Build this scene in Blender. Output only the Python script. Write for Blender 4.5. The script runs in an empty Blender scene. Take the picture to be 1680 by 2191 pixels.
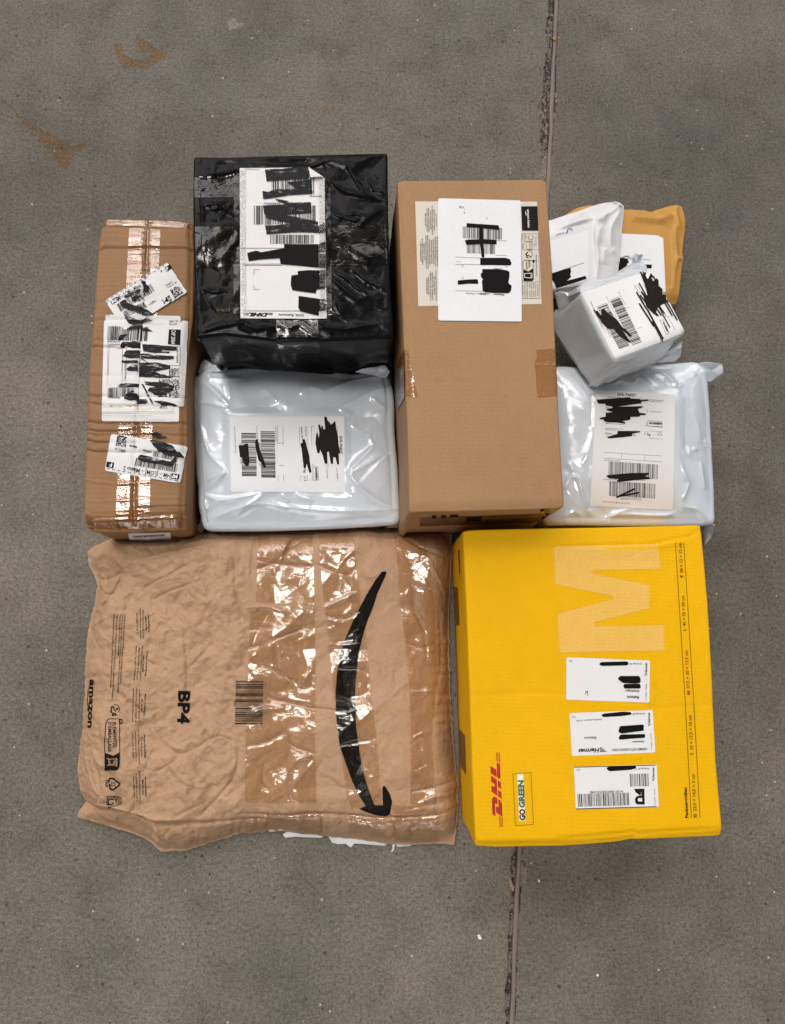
import bpy, bmesh, math, random
import numpy as np
from mathutils import Vector, Matrix
from mathutils.bvhtree import BVHTree
random.seed(7); np.random.seed(7)
SC = bpy.context.scene
COL = SC.collection

# ------------------------------------------------------------------ camera
# measurements were taken on a 1680 px wide copy of the photograph
FPX, CX, CY = 1560.0, 840.0, 1095.5
NX, NY = 790.0, 1365.0            # the point straight below the lens
HC = 1.0                          # lens height above the concrete (m)
_n = Vector((NX - CX, CY - NY, -FPX)).normalized()
_z = -_n
_x = (Vector((1, 0, 0)) - _z * _z.x).normalized()
_y = _z.cross(_x)
RW = Matrix((_x, _y, _z))         # camera space -> world
cam_d = bpy.data.cameras.new('camera')
cam = bpy.data.objects.new('camera', cam_d); COL.objects.link(cam)
cam.matrix_world = Matrix.Translation((0, 0, HC)) @ RW.to_4x4()
cam_d.sensor_fit = 'VERTICAL'; cam_d.sensor_height = 24.0
cam_d.lens = 24.0 * FPX / 2191.0
cam_d.clip_start = 0.02; cam_d.clip_end = 200
SC.camera = cam
EYE = Vector((0, 0, HC))

# ------------------------------------------------------------------ light
SUN_DIR = Vector((-0.24, 0.17, 1.0)).normalized()
world = bpy.data.worlds.new('World'); SC.world = world; world.use_nodes = True
wt = world.node_tree; wn = wt.nodes; wl = wt.links; wn.clear()
w_out = wn.new('ShaderNodeOutputWorld'); w_bg = wn.new('ShaderNodeBackground')
w_sky = wn.new('ShaderNodeTexSky'); w_sky.sky_type = 'NISHITA'; w_sky.sun_disc = False
w_sky.sun_elevation = math.asin(SUN_DIR.z); w_sky.sun_rotation = math.atan2(SUN_DIR.x, SUN_DIR.y)
w_sky.air_density = 1.0; w_sky.dust_density = 3.0
w_hs = wn.new('ShaderNodeHueSaturation'); w_hs.inputs['Saturation'].default_value = 0.22
w_tc = wn.new('ShaderNodeTexCoord')
w_no = wn.new('ShaderNodeTexNoise'); w_no.inputs['Scale'].default_value = 3.4; w_no.inputs['Detail'].default_value = 4
w_no.inputs['Roughness'].default_value = 0.5
w_mp = wn.new('ShaderNodeMapping'); w_mp.inputs['Location'].default_value = (0.35, 0.1, 0.0); w_mp.inputs['Scale'].default_value = (1.5, 0.8, 1)
w_cl = wn.new('ShaderNodeMapRange'); w_cl.inputs[1].default_value = 0.51; w_cl.inputs[2].default_value = 0.545     # invented cloud pattern, bright patches added for glints on tape and film
w_cl.inputs[3].default_value = 0.50; w_cl.inputs[4].default_value = 5.5
w_sx = wn.new('ShaderNodeSeparateXYZ'); wl.new(w_tc.outputs['Generated'], w_sx.inputs[0])
w_ze = wn.new('ShaderNodeMapRange'); w_ze.interpolation_type = 'SMOOTHSTEP'                                       # zenith dimmed so flat dark film reflects less
w_ze.inputs[1].default_value = 0.97; w_ze.inputs[2].default_value = 0.80; w_ze.inputs[3].default_value = 0.5; w_ze.inputs[4].default_value = 1.2
wl.new(w_sx.outputs[2], w_ze.inputs[0])
w_yy = wn.new('ShaderNodeMapRange'); w_yy.interpolation_type = 'SMOOTHSTEP'                                       # unseen bright bands added at both ends for sheen on the film
w_yy.inputs[1].default_value = 0.34; w_yy.inputs[2].default_value = 0.52; w_yy.inputs[3].default_value = 0.65; w_yy.inputs[4].default_value = 4.6
w_ng = wn.new('ShaderNodeMath'); w_ng.operation = 'MULTIPLY'; w_ng.inputs[1].default_value = -0.56; wl.new(w_sx.outputs[1], w_ng.inputs[0])
w_ab = wn.new('ShaderNodeMath'); w_ab.operation = 'MAXIMUM'; wl.new(w_sx.outputs[1], w_ab.inputs[0]); wl.new(w_ng.outputs[0], w_ab.inputs[1]); wl.new(w_ab.outputs[0], w_yy.inputs[0])
w_zy = wn.new('ShaderNodeMath'); w_zy.operation = 'MULTIPLY'; wl.new(w_ze.outputs[0], w_zy.inputs[0]); wl.new(w_yy.outputs[0], w_zy.inputs[1])
w_rp = wn.new('ShaderNodeMath'); w_rp.operation = 'MULTIPLY'; w_hz = wn.new('ShaderNodeMapRange'); w_hz.interpolation_type = 'SMOOTHSTEP'                                       # low sky dimmed on purpose to deepen gaps and contact shadows
w_hz.inputs[1].default_value = 0.12; w_hz.inputs[2].default_value = 0.50; w_hz.inputs[3].default_value = 0.22; w_hz.inputs[4].default_value = 1.15; wl.new(w_sx.outputs[2], w_hz.inputs[0])
w_zh = wn.new('ShaderNodeMath'); w_zh.operation = 'MULTIPLY'; wl.new(w_zy.outputs[0], w_zh.inputs[0]); wl.new(w_hz.outputs[0], w_zh.inputs[1]); wl.new(w_zh.outputs[0], w_rp.inputs[1])
w_mul = wn.new('ShaderNodeVectorMath'); w_mul.operation = 'SCALE'
w_tint = wn.new('ShaderNodeVectorMath'); w_tint.operation = 'MULTIPLY'; w_tint.inputs[1].default_value = (1.08, 1.0, 0.93)
wl.new(w_sky.outputs[0], w_hs.inputs['Color']); wl.new(w_tc.outputs['Generated'], w_mp.inputs[0]); wl.new(w_mp.outputs[0], w_no.inputs['Vector'])
wl.new(w_no.outputs[0], w_cl.inputs[0]); wl.new(w_cl.outputs[0], w_rp.inputs[0]); wl.new(w_hs.outputs[0], w_tint.inputs[0]); wl.new(w_tint.outputs[0], w_mul.inputs[0])
wl.new(w_rp.outputs[0], w_mul.inputs['Scale']); wl.new(w_mul.outputs[0], w_bg.inputs[0]); wl.new(w_bg.outputs[0], w_out.inputs[0])
w_bg.inputs[1].default_value = 0.050
sun_d = bpy.data.lights.new('sun', 'SUN'); sun_d.energy = 2.0; sun_d.angle = math.radians(12); sun_d.color = (1.0, 0.96, 0.9)
sun = bpy.data.objects.new('sun', sun_d); COL.objects.link(sun)
sun.rotation_euler = SUN_DIR.to_track_quat('Z', 'Y').to_euler(); sun.location = SUN_DIR * 8
SC.view_settings.view_transform = 'Standard'; SC.view_settings.look = 'None'
SC.view_settings.exposure = -0.84; SC.view_settings.gamma = 1.0; SC.view_settings.use_curve_mapping = False
SC.render.engine = 'CYCLES'
SC.cycles.use_denoising = True
SC.cycles.max_bounces = 8; SC.cycles.transparent_max_bounces = 12
SC.cycles.sample_clamp_indirect = 6.0

# ------------------------------------------------------------------ picture measurements -> world
KK = 1680.0 / 3141.0
VIEWS = {'z1': (300, 800, 600/1680), 'z2': (300, 1400, 600/1643), 'z3': (740, 580, 860/1680), 'z4': (740, 1400, 900/1680),
         'z5': (1540, 680, 720/1680), 'z6': (1540, 1380, 780/1680), 'z7': (2180, 780, 680/1680), 'z8': (2180, 1420, 760/1680),
         'y1': (300, 2080, 800/1680), 'y2': (300, 2700, 800/1680), 'y3': (1000, 2080, 860/1680), 'y4': (1000, 2700, 860/1680),
         'y5': (1780, 2060, 1140/1680), 'y6': (1780, 2600, 1140/1680), 'y7': (2220, 2600, 460/1527), 'y8': (1900, 2980, 340/1680),
         'f1': (0, 0, 1600/1680), 'f2': (1900, 0, 1241/1680), 'f3': (1600, 3300, 1541/1680), 'f4': (2100, 0, 200/1680),
         'f5': (1960, 3380, 200/1680), 'f7': (0, 400, 400/1680), 'f8': (1780, 2100, 200/327), 'g1': (340, 2680, 300/1011),
         'g2': (2190, 800, 570/1680), 'g3': (2480, 2060, 440/709), 'g4': (1560, 1360, 200/548), 'p': (0, 0, 1/KK)}
def q(v, x, y):
    a, b, s = VIEWS[v]
    return ((a + x*s)*KK, (b + y*s)*KK)
def Q(v, *pts):
    return [q(v, x, y) for x, y in pts]
def ray(px, py):
    return RW @ Vector((px - CX, CY - py, -FPX))
def at(px, py, z=0.0):
    d = ray(px, py); t = (z - HC)/d.z
    return Vector((d.x*t, d.y*t, z))
RWn = np.array(RW)
def proj_np(X, Y, Z):
    P = np.stack([X, Y, Z - HC], -1) @ RWn
    return CX + FPX*P[..., 0]/(-P[..., 2]), CY - FPX*P[..., 1]/(-P[..., 2])

# ------------------------------------------------------------------ noise
def pn(x, y, seed=0):
    xi = np.floor(x); yi = np.floor(y); xf = x - xi; yf = y - yi
    def g(ix, iy):
        h = np.sin(ix*127.1 + iy*311.7 + seed*74.7)*43758.5453
        return (h - np.floor(h))*2*np.pi
    def dot(ix, iy, fx, fy):
        a = g(ix, iy); return np.cos(a)*fx + np.sin(a)*fy
    u = xf*xf*xf*(xf*(xf*6-15)+10); v = yf*yf*yf*(yf*(yf*6-15)+10)
    n00 = dot(xi, yi, xf, yf); n10 = dot(xi+1, yi, xf-1, yf); n01 = dot(xi, yi+1, xf, yf-1); n11 = dot(xi+1, yi+1, xf-1, yf-1)
    return (n00*(1-u)+n10*u)*(1-v) + (n01*(1-u)+n11*u)*v
def crumple(x, y, f, seed):
    """folded-paper relief: sharp valleys where warped noise changes sign"""
    wx = x + 0.35/f*pn(x*f*0.7, y*f*0.7, seed+5); wy = y + 0.35/f*pn(x*f*0.7, y*f*0.7, seed+9)
    return np.abs(pn(wx*f, wy*f, seed)) - 0.25
FACET_TREES = {}
WALL = (-0.1, 2.2, -0.1, 0.35)
def facets(X, Y, size, seed, bounds=None):
    """flat facets meeting in straight creases, as in crumpled paper or film; heights -1..1"""
    key = (size, seed, bounds)
    if bounds is None or key not in FACET_TREES:
        rng = np.random.RandomState(seed)
        x0, x1, y0, y1 = bounds or (X.min()-2*size, X.max()+2*size, Y.min()-2*size, Y.max()+2*size)
        nx = int((x1-x0)/size)+2; ny = int((y1-y0)/size)+2
        px = x0+size*(np.arange(nx)[None, :]+rng.uniform(-.42, .42, (ny, nx))); py = y0+size*(np.arange(ny)[:, None]+rng.uniform(-.42, .42, (ny, nx)))
        h = rng.uniform(-1, 1, (ny, nx)); P = [Vector((a, b, c)) for a, b, c in zip(px.ravel(), py.ravel(), h.ravel())]; F = []
        for j in range(ny-1):
            for i in range(nx-1):
                a, b, c, d = j*nx+i, j*nx+i+1, (j+1)*nx+i+1, (j+1)*nx+i
                F += [(a, b, c), (a, c, d)] if rng.rand() < .5 else [(a, b, d), (b, c, d)]
        FACET_TREES[key] = BVHTree.FromPolygons(P, F)
    t = FACET_TREES[key]; out = np.zeros(X.size); dn = Vector((0, 0, -1))
    for k, (a, b) in enumerate(zip(X.ravel(), Y.ravel())):
        l = t.ray_cast(Vector((a, b, 5)), dn)[0]
        if l is not None: out[k] = l.z
    return out.reshape(X.shape)
def seg_ridge(PX, PY, pts, amp, w, power=1.0, taper=True, asym=0.0):
    """a fold running along a polyline, given in picture measurements"""
    out = np.zeros_like(PX)
    pts = np.array(pts, float); L = np.concatenate([[0], np.cumsum(np.hypot(*(np.diff(pts, axis=0).T)))])
    best = np.full_like(PX, 1e9); par = np.zeros_like(PX); side = np.zeros_like(PX)
    for i in range(len(pts)-1):
        a, b = pts[i], pts[i+1]; d = b - a; l2 = (d**2).sum() + 1e-9
        t = np.clip(((PX-a[0])*d[0] + (PY-a[1])*d[1])/l2, 0, 1)
        dx = PX - a[0] - t*d[0]; dy = PY - a[1] - t*d[1]; dd = np.hypot(dx, dy)
        m = dd < best; best = np.where(m, dd, best); par = np.where(m, (L[i] + t*(L[i+1]-L[i]))/L[-1], par)
        side = np.where(m, np.sign(dx*d[1] - dy*d[0]), side)
    ww = w*(1 + asym*side)
    prof = np.exp(-(best/ww)**power)
    if taper: prof = prof*np.clip(np.sin(np.pi*np.clip(par, 0.0, 1.0))**0.6 + 0.15, 0, 1)
    return amp*prof
def in_quad(PX, PY, quad, soft):
    """1 inside a convex outline, falling to 0 over `soft` measures outside"""
    c = np.mean(np.array(quad), axis=0); d = np.full_like(PX, 1e9)
    n = len(quad)
    for i in range(n):
        a = np.array(quad[i]); b = np.array(quad[(i+1) % n]); e = b - a; nn = np.array([e[1], -e[0]]); nn = nn/np.hypot(*nn)
        if np.dot(c - a, nn) < 0: nn = -nn
        d = np.minimum(d, (PX-a[0])*nn[0] + (PY-a[1])*nn[1])
    return np.clip(1 + d/soft, 0, 1)

# ------------------------------------------------------------------ materials
def new_mat(name):
    m = bpy.data.materials.new(name); m.use_nodes = True
    nt = m.node_tree; nt.nodes.clear()
    o = nt.nodes.new('ShaderNodeOutputMaterial'); b = nt.nodes.new('ShaderNodeBsdfPrincipled')
    nt.links.new(b.outputs[0], o.inputs[0])
    return m, nt, b, o
def rgb(c): return (c[0], c[1], c[2], 1.0)
def nnode(nt, kind, **kw):
    n = nt.nodes.new(kind)
    for k, v in kw.items():
        if k in n.inputs: n.inputs[k].default_value = v
        else: setattr(n, k, v)
    return n
def coords(nt):
    return nt.nodes.new('ShaderNodeNewGeometry').outputs['Position']
def noise(nt, vec, scale, detail=2, rough=0.5, dist=0.0):
    n = nnode(nt, 'ShaderNodeTexNoise', Scale=scale, Detail=detail, Roughness=rough, Distortion=dist)
    nt.links.new(vec, n.inputs['Vector']); return n.outputs[0]
def ramp(nt, fac, stops):
    r = nt.nodes.new('ShaderNodeValToRGB'); nt.links.new(fac, r.inputs[0])
    e = r.color_ramp.elements
    while len(e) < len(stops): e.new(0.5)
    for i, (p, c) in enumerate(stops):
        e[i].position = p; e[i].color = rgb(c) if not isinstance(c, (int, float)) else (c, c, c, 1)
    return r.outputs[0]
def mixc(nt, fac, a, b, mode='MIX'):
    m = nt.nodes.new('ShaderNodeMix'); m.data_type = 'RGBA'; m.blend_type = mode
    for s, v in ((m.inputs[0], fac), (m.inputs[6], a), (m.inputs[7], b)):
        if isinstance(v, (int, float)): s.default_value = v
        elif isinstance(v, tuple): s.default_value = rgb(v)
        else: nt.links.new(v, s)
    return m.outputs[2]
def math_n(nt, op, a, b=None):
    m = nt.nodes.new('ShaderNodeMath'); m.operation = op
    for i, v in enumerate((a, b)):
        if v is None: continue
        if isinstance(v, (int, float)): m.inputs[i].default_value = v
        else: nt.links.new(v, m.inputs[i])
    return m.outputs[0]
def bump(nt, bsdf_in, height, strength, dist, prev=None):
    b = nnode(nt, 'ShaderNodeBump', Strength=strength, Distance=dist); nt.links.new(height, b.inputs['Height'])
    if prev is not None: nt.links.new(prev, b.inputs['Normal'])
    if bsdf_in is not None: nt.links.new(b.outputs[0], bsdf_in)
    return b.outputs[0]

def concrete(name, tint=(1, 1, 1), amount=0.0, bright=1.0):
    m, nt, b, o = new_mat(name); P = coords(nt)
    big = noise(nt, P, 2.3, 4, 0.6); mid = noise(nt, P, 14, 5, 0.65); fin = noise(nt, P, 210, 3, 0.7); grit = noise(nt, P, 430, 2, 0.6)
    c = ramp(nt, big, [(0.3, (0.128*bright, 0.118*bright, 0.101*bright)), (0.52, (0.158*bright, 0.147*bright, 0.126*bright)), (0.72, (0.186*bright, 0.172*bright, 0.148*bright))])
    c = mixc(nt, 1.0, c, ramp(nt, mid, [(0.3, 0.80), (0.5, 1.0), (0.7, 1.13)]), 'MULTIPLY')
    br = noise(nt, P, 0.95, 5, 0.62, 0.4)
    c = mixc(nt, 1.0, c, ramp(nt, br, [(0.34, (0.80, 0.77, 0.74)), (0.50, (1.0, 1.0, 1.0)), (0.66, (1.12, 1.10, 1.05))]), 'MULTIPLY')
    c = mixc(nt, 1.0, c, ramp(nt, fin, [(0.28, 0.62), (0.5, 1.0), (0.72, 1.30)]), 'MULTIPLY')
    c = mixc(nt, 1.0, c, ramp(nt, grit, [(0.25, 0.60), (0.5, 1.0), (0.75, 1.40)]), 'MULTIPLY')
    # greenish and pinkish clouds in the cement
    cl = noise(nt, P, 5.0, 3, 0.6, 0.5)
    c = mixc(nt, 1.0, c, ramp(nt, cl, [(0.33, (0.93, 0.945, 0.90)), (0.5, (1.0, 1.0, 1.0)), (0.68, (1.07, 1.03, 1.0))]), 'MULTIPLY')
    # pits
    v = nnode(nt, 'ShaderNodeTexVoronoi', Scale=95.0); nt.links.new(P, v.inputs['Vector'])
    wv = nnode(nt, 'ShaderNodeSeparateColor'); nt.links.new(v.outputs['Color'], wv.inputs[0])
    size = math_n(nt, 'MULTIPLY', wv.outputs[0], 0.22)
    pit = math_n(nt, 'MULTIPLY', math_n(nt, 'LESS_THAN', v.outputs['Distance'], size), math_n(nt, 'GREATER_THAN', wv.outputs[1], ramp(nt, noise(nt, P, 6.5, 2), [(0.4, 0.90), (0.62, 0.60)])))
    c = mixc(nt, math_n(nt, 'MULTIPLY', pit, 0.72), c, (0.045, 0.040, 0.034))
    # larger, rarer pits
    v3 = nnode(nt, 'ShaderNodeTexVoronoi', Scale=34.0); nt.links.new(P, v3.inputs['Vector'])
    w3 = nnode(nt, 'ShaderNodeSeparateColor'); nt.links.new(v3.outputs['Color'], w3.inputs[0])
    pit3 = math_n(nt, 'MULTIPLY', math_n(nt, 'LESS_THAN', v3.outputs['Distance'], 0.075), math_n(nt, 'GREATER_THAN', w3.outputs[1], 0.80))
    c = mixc(nt, math_n(nt, 'MULTIPLY', pit3, 0.55), c, (0.05, 0.045, 0.038))
    # pale grains of aggregate
    v2 = nnode(nt, 'ShaderNodeTexVoronoi', Scale=70.0); nt.links.new(P, v2.inputs['Vector'])
    w2 = nnode(nt, 'ShaderNodeSeparateColor'); nt.links.new(v2.outputs['Color'], w2.inputs[0])
    gr = math_n(nt, 'MULTIPLY', math_n(nt, 'LESS_THAN', v2.outputs['Distance'], math_n(nt, 'MULTIPLY', w2.outputs[0], 0.11)), math_n(nt, 'GREATER_THAN', w2.outputs[2], 0.94))
    c = mixc(nt, math_n(nt, 'MULTIPLY', gr, 0.8), c, (0.52, 0.49, 0.43))
    # worn dark scuffs
    sc = noise(nt, P, 7.5, 6, 0.7)
    c = mixc(nt, 1.0, c, ramp(nt, sc, [(0.60, 1.0), (0.70, 0.80)]), 'MULTIPLY')
    if amount > 0:
        edge = noise(nt, P, 90, 4, 0.7)
        a = ramp(nt, edge, [(0.22, 0.35), (0.45, 1.0)])
        c2 = mixc(nt, 1.0, c, tint, 'MULTIPLY')
        c = mixc(nt, math_n(nt, 'MULTIPLY', a, amount), c, c2)
    nt.links.new(c, b.inputs['Base Color'])
    b.inputs['Roughness'].default_value = 0.82; b.inputs['Specular IOR Level'].default_value = 0.25
    h = math_n(nt, 'SUBTRACT', math_n(nt, 'ADD', math_n(nt, 'MULTIPLY', fin, 0.5), math_n(nt, 'MULTIPLY', mid, 0.8)), math_n(nt, 'MULTIPLY', pit, 0.5))
    bump(nt, b.inputs['Normal'], h, 0.55, 0.0012)
    return m

def board(name, col, rough=0.62, flute=None, fs=0.25, mottled=0.10, fine=0.10, spec=0.3, creased=0.0):
    """cardboard or kraft paper: fibres, faint flutes, scuffs"""
    m, nt, b, o = new_mat(name); P = coords(nt)
    n1 = noise(nt, P, 9, 4, 0.6); n2 = noise(nt, P, 480, 3, 0.7); n3 = noise(nt, P, 60, 4, 0.65)
    c = mixc(nt, 1.0, col, ramp(nt, n1, [(0.3, 1-mottled), (0.7, 1+mottled)]), 'MULTIPLY')
    c = mixc(nt, 1.0, c, ramp(nt, n2, [(0.28, 1-fine*1.6), (0.5, 1.0), (0.72, 1+fine*1.6)]), 'MULTIPLY')
    c = mixc(nt, 1.0, c, ramp(nt, n3, [(0.3, 1-fine*0.6), (0.7, 1+fine*0.6)]), 'MULTIPLY')
    v = nnode(nt, 'ShaderNodeTexVoronoi', Scale=75.0); nt.links.new(P, v.inputs['Vector'])
    w = nnode(nt, 'ShaderNodeSeparateColor'); nt.links.new(v.outputs['Color'], w.inputs[0])
    sp = math_n(nt, 'MULTIPLY', math_n(nt, 'LESS_THAN', v.outputs['Distance'], 0.07), math_n(nt, 'GREATER_THAN', w.outputs[0], 0.90))
    c = mixc(nt, math_n(nt, 'MULTIPLY', sp, 0.45), c, tuple(x*0.35 for x in col))
    hh = math_n(nt, 'ADD', math_n(nt, 'MULTIPLY', n2, 0.25), math_n(nt, 'MULTIPLY', n3, 0.8))
    pv = bump(nt, None, hh, 0.28, 0.0009)
    if creased:
        for sc_, st in ((34, 0.9), (75, 1.0), (150, 0.8)):
            f_ = math_n(nt, 'ABSOLUTE', math_n(nt, 'SUBTRACT', noise(nt, P, sc_, 1, 0.5, 0.6), 0.5))
            pv = bump(nt, None, f_, creased*st, 0.10/sc_*2.2, pv)
    if flute:
        mp = nnode(nt, 'ShaderNodeMapping'); mp.inputs['Rotation'].default_value = (0, 0, math.radians(flute[0])); nt.links.new(P, mp.inputs[0])
        wv = nnode(nt, 'ShaderNodeTexWave', Scale=flute[1]*1.0, Distortion=0.8, Detail=2.0); wv.bands_direction = 'Y'; wv.inputs['Detail Scale'].default_value = 0.4
        nt.links.new(mp.outputs[0], wv.inputs['Vector'])
        fl = math_n(nt, 'MULTIPLY', wv.outputs['Fac'], ramp(nt, noise(nt, P, 6, 3), [(0.35, 0.25), (0.65, 1.0)]))
        pv = bump(nt, None, fl, fs, 0.0006, pv)
        c = mixc(nt, 1.0, c, ramp(nt, fl, [(0.0, 0.985), (1.0, 1.02)]), 'MULTIPLY')
    nt.links.new(pv, b.inputs['Normal']); nt.links.new(c, b.inputs['Base Color'])
    b.inputs['Roughness'].default_value = rough; b.inputs['Specular IOR Level'].default_value = spec
    return m

def film(name, col, rough=0.2, spec=0.5, fine=0.10, coarse=0.25, coat=0.0, vary=0.06):
    """thin plastic film with its own small creases"""
    m, nt, b, o = new_mat(name); P = coords(nt)
    n1 = noise(nt, P, 11, 3, 0.5, 0.6); n2 = noise(nt, P, 55, 3, 0.55, 0.5); n3 = noise(nt, P, 300, 2, 0.5)
    c = mixc(nt, 1.0, col, ramp(nt, n1, [(0.3, 1-vary), (0.7, 1+vary)]), 'MULTIPLY'); nt.links.new(c, b.inputs['Base Color'])
    pv = bump(nt, None, n1, coarse, 0.006); pv = bump(nt, None, n2, fine, 0.0015, pv); pv = bump(nt, None, n3, fine*0.5, 0.0003, pv)
    nt.links.new(pv, b.inputs['Normal'])
    rr = ramp(nt, n2, [(0.3, max(0.03, rough-0.06)), (0.7, rough+0.08)]); nt.links.new(rr, b.inputs['Roughness'])
    b.inputs['Specular IOR Level'].default_value = spec
    b.inputs['Coat Weight'].default_value = coat; b.inputs['Coat Roughness'].default_value = 0.08
    return m

def clear_tape(name, tint=(0.86, 0.74, 0.58), refl=1.0, rough=0.09, seed=0.0, wr=0.5, crease=(70, 22)):
    """clear packing tape: see-through film with a wrinkled gloss and air bubbles"""
    m, nt, b, o = new_mat(name); nt.nodes.remove(b); P = coords(nt)
    mp = nnode(nt, 'ShaderNodeMapping'); mp.inputs['Location'].default_value = (seed, seed*1.7, 0); nt.links.new(P, mp.inputs[0]); V = mp.outputs[0]
    tr = nnode(nt, 'ShaderNodeBsdfTransparent', Color=rgb(tint))
    gl = nnode(nt, 'ShaderNodeBsdfGlossy', Roughness=rough)
    gl.inputs['Color'].default_value = (1, 1, 1, 1)
    mp2 = nnode(nt, 'ShaderNodeMapping'); mp2.inputs['Scale'].default_value = (crease[1], crease[0], 40); nt.links.new(V, mp2.inputs[0])
    n1 = noise(nt, mp2.outputs[0], 1.0, 4, 0.6, 1.2)
    fold = math_n(nt, 'ABSOLUTE', math_n(nt, 'SUBTRACT', n1, 0.5))
    n2 = noise(nt, V, 700, 2, 0.6)
    bub = ramp(nt, noise(nt, V, 240, 4, 0.7), [(0.52, 0.0), (0.62, 1.0)])
    tilt = noise(nt, V, 26, 2, 0.5, 0.8)
    pv = bump(nt, None, tilt, 0.05, 0.010); pv = bump(nt, None, fold, wr, 0.003, pv); pv = bump(nt, None, n2, 0.03, 0.0006, pv); pv = bump(nt, None, bub, 0.05, 0.0005, pv)
    nt.links.new(pv, gl.inputs['Normal'])
    fr = nnode(nt, 'ShaderNodeFresnel', IOR=1.6); nt.links.new(pv, fr.inputs['Normal'])
    fac = math_n(nt, 'MINIMUM', math_n(nt, 'MULTIPLY', fr.outputs[0], 1.7*refl), 0.22)
    fac = math_n(nt, 'MULTIPLY', fac, ramp(nt, noise(nt, V, 330, 3, 0.7), [(0.36, 0.55), (0.46, 1.0)]))
    mx = nnode(nt, 'ShaderNodeMixShader'); nt.links.new(fac, mx.inputs[0]); nt.links.new(tr.outputs[0], mx.inputs[1]); nt.links.new(gl.outputs[0], mx.inputs[2])
    nt.links.new(mx.outputs[0], o.inputs[0])
    return m

def ink(name, col, rough=0.7, spec=0.08, worn=0.0, wscale=160):
    m, nt, b, o = new_mat(name)
    b.inputs['Base Color'].default_value = rgb(col); b.inputs['Roughness'].default_value = rough; b.inputs['Specular IOR Level'].default_value = spec
    P = coords(nt)
    n = noise(nt, P, 300, 3, 0.6)
    nt.links.new(mixc(nt, 1.0, col, ramp(nt, n, [(0.3, 0.85), (0.7, 1.15)]), 'MULTIPLY'), b.inputs['Base Color'])
    if worn > 0:
        mp = nnode(nt, 'ShaderNodeMapping'); mp.inputs['Scale'].default_value = (0.35, 2.2, 1); nt.links.new(P, mp.inputs[0])
        a = ramp(nt, noise(nt, mp.outputs[0], wscale, 4, 0.7), [(worn, 0.0), (worn+0.10, 1.0)])
        nt.links.new(a, b.inputs['Alpha'])
    return m
def paper(name, col, rough=0.55, spec=0.3):
    m, nt, b, o = new_mat(name); P = coords(nt)
    n = noise(nt, P, 12, 3); n2 = noise(nt, P, 400, 2)
    c = mixc(nt, 1.0, col, ramp(nt, n, [(0.3, 0.975), (0.7, 1.02)]), 'MULTIPLY')
    c = mixc(nt, 1.0, c, ramp(nt, n2, [(0.3, 0.975), (0.7, 1.025)]), 'MULTIPLY')
    nt.links.new(c, b.inputs['Base Color']); b.inputs['Roughness'].default_value = rough; b.inputs['Specular IOR Level'].default_value = spec
    bump(nt, b.inputs['Normal'], n, 0.08, 0.003)
    return m

M = {}
M['concrete'] = concrete('concrete')
M['concrete_right'] = concrete('concrete_right_slab', bright=0.88)  # same concrete in a darker tone for the slab right of the joint
M['stain'] = concrete('stained_concrete', (1.05, 0.76, 0.50), 0.92)
M['stain_faint'] = concrete('faintly_stained_concrete', (1.10, 0.86, 0.70), 0.6)
M['dust_spot'] = concrete('pale_concrete', (1.75, 1.75, 1.8), 0.9)
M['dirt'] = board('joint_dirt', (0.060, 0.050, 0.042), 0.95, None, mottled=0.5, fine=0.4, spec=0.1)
M['broken'] = board('broken_concrete', (0.185, 0.16, 0.142), 0.95, None, mottled=0.45, fine=0.4, spec=0.1)
M['sealant'] = board('joint_sealant', (0.20, 0.165, 0.14), 0.6, None, mottled=0.12, fine=0.06)
M['stone'] = board('stone', (0.20, 0.18, 0.165), 0.9, None, mottled=0.3, fine=0.2)
M['wood'] = board('splinter_wood', (0.33, 0.24, 0.15), 0.8, None, mottled=0.3, fine=0.3)
M['orange'] = board('orange_crumb', (0.5, 0.23, 0.06), 0.7)
M['yellow'] = board('yellow_carton', (0.80, 0.437, 0.002), 0.6, (1.5, 75), 0.10, 0.035, 0.035, 0.12)
M['yellow_m'] = board('bare_yellow', (0.80, 0.475, 0.09), 0.6, (1.5, 75), 0.08, 0.03, 0.05)
M['carton'] = board('brown_carton', (0.360, 0.208, 0.100), 0.65, (0, 62), 0.08, 0.04, 0.06)
M['old_carton'] = board('battered_carton', (0.285, 0.152, 0.066), 0.6, (0, 50), 0.3, 0.08, 0.07)
M['kraft'] = board('kraft_paper', (0.445, 0.280, 0.166), 0.6, None, 0, 0.05, 0.05, 0.3, 0.8)
M['inner'] = board('inner_board', (0.36, 0.28, 0.19), 0.8)
M['mustard'] = board('mustard_paper', (0.52, 0.27, 0.060), 0.55, None, 0, 0.06, 0.05, 0.3, 0.3)
M['grey_film'] = film('grey_film', (0.635, 0.70, 0.765), 0.13, 0.8, 0.08, 0.2, 0.8)
M['grey_film_matt'] = film('grey_film_soft', (0.635, 0.695, 0.75), 0.17, 0.8, 0.10, 0.2)
M['white_film'] = film('white_film', (0.72, 0.73, 0.75), 0.3, 0.5, 0.08, 0.2)
M['black_film'] = film('black_film', (0.005, 0.005, 0.0055), 0.21, 0.085, 0.40, 0.4, 0.0, 0.2)
M['black_tape'] = film('black_tape', (0.003, 0.003, 0.003), 0.10, 0.30, 0.6, 0.2)
M['tear'] = paper('torn_white_liner', (0.78, 0.80, 0.82))
M['label'] = paper('label_paper', (0.765, 0.765, 0.765))
M['label_cool'] = paper('label_bright', (0.785, 0.80, 0.825))
M['label_grey'] = paper('label_thermal', (0.76, 0.755, 0.74), 0.45)
M['label_cream'] = paper('label_cream', (0.66, 0.62, 0.54))
M['ink'] = ink('black_ink', (0.014, 0.013, 0.014))
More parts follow.
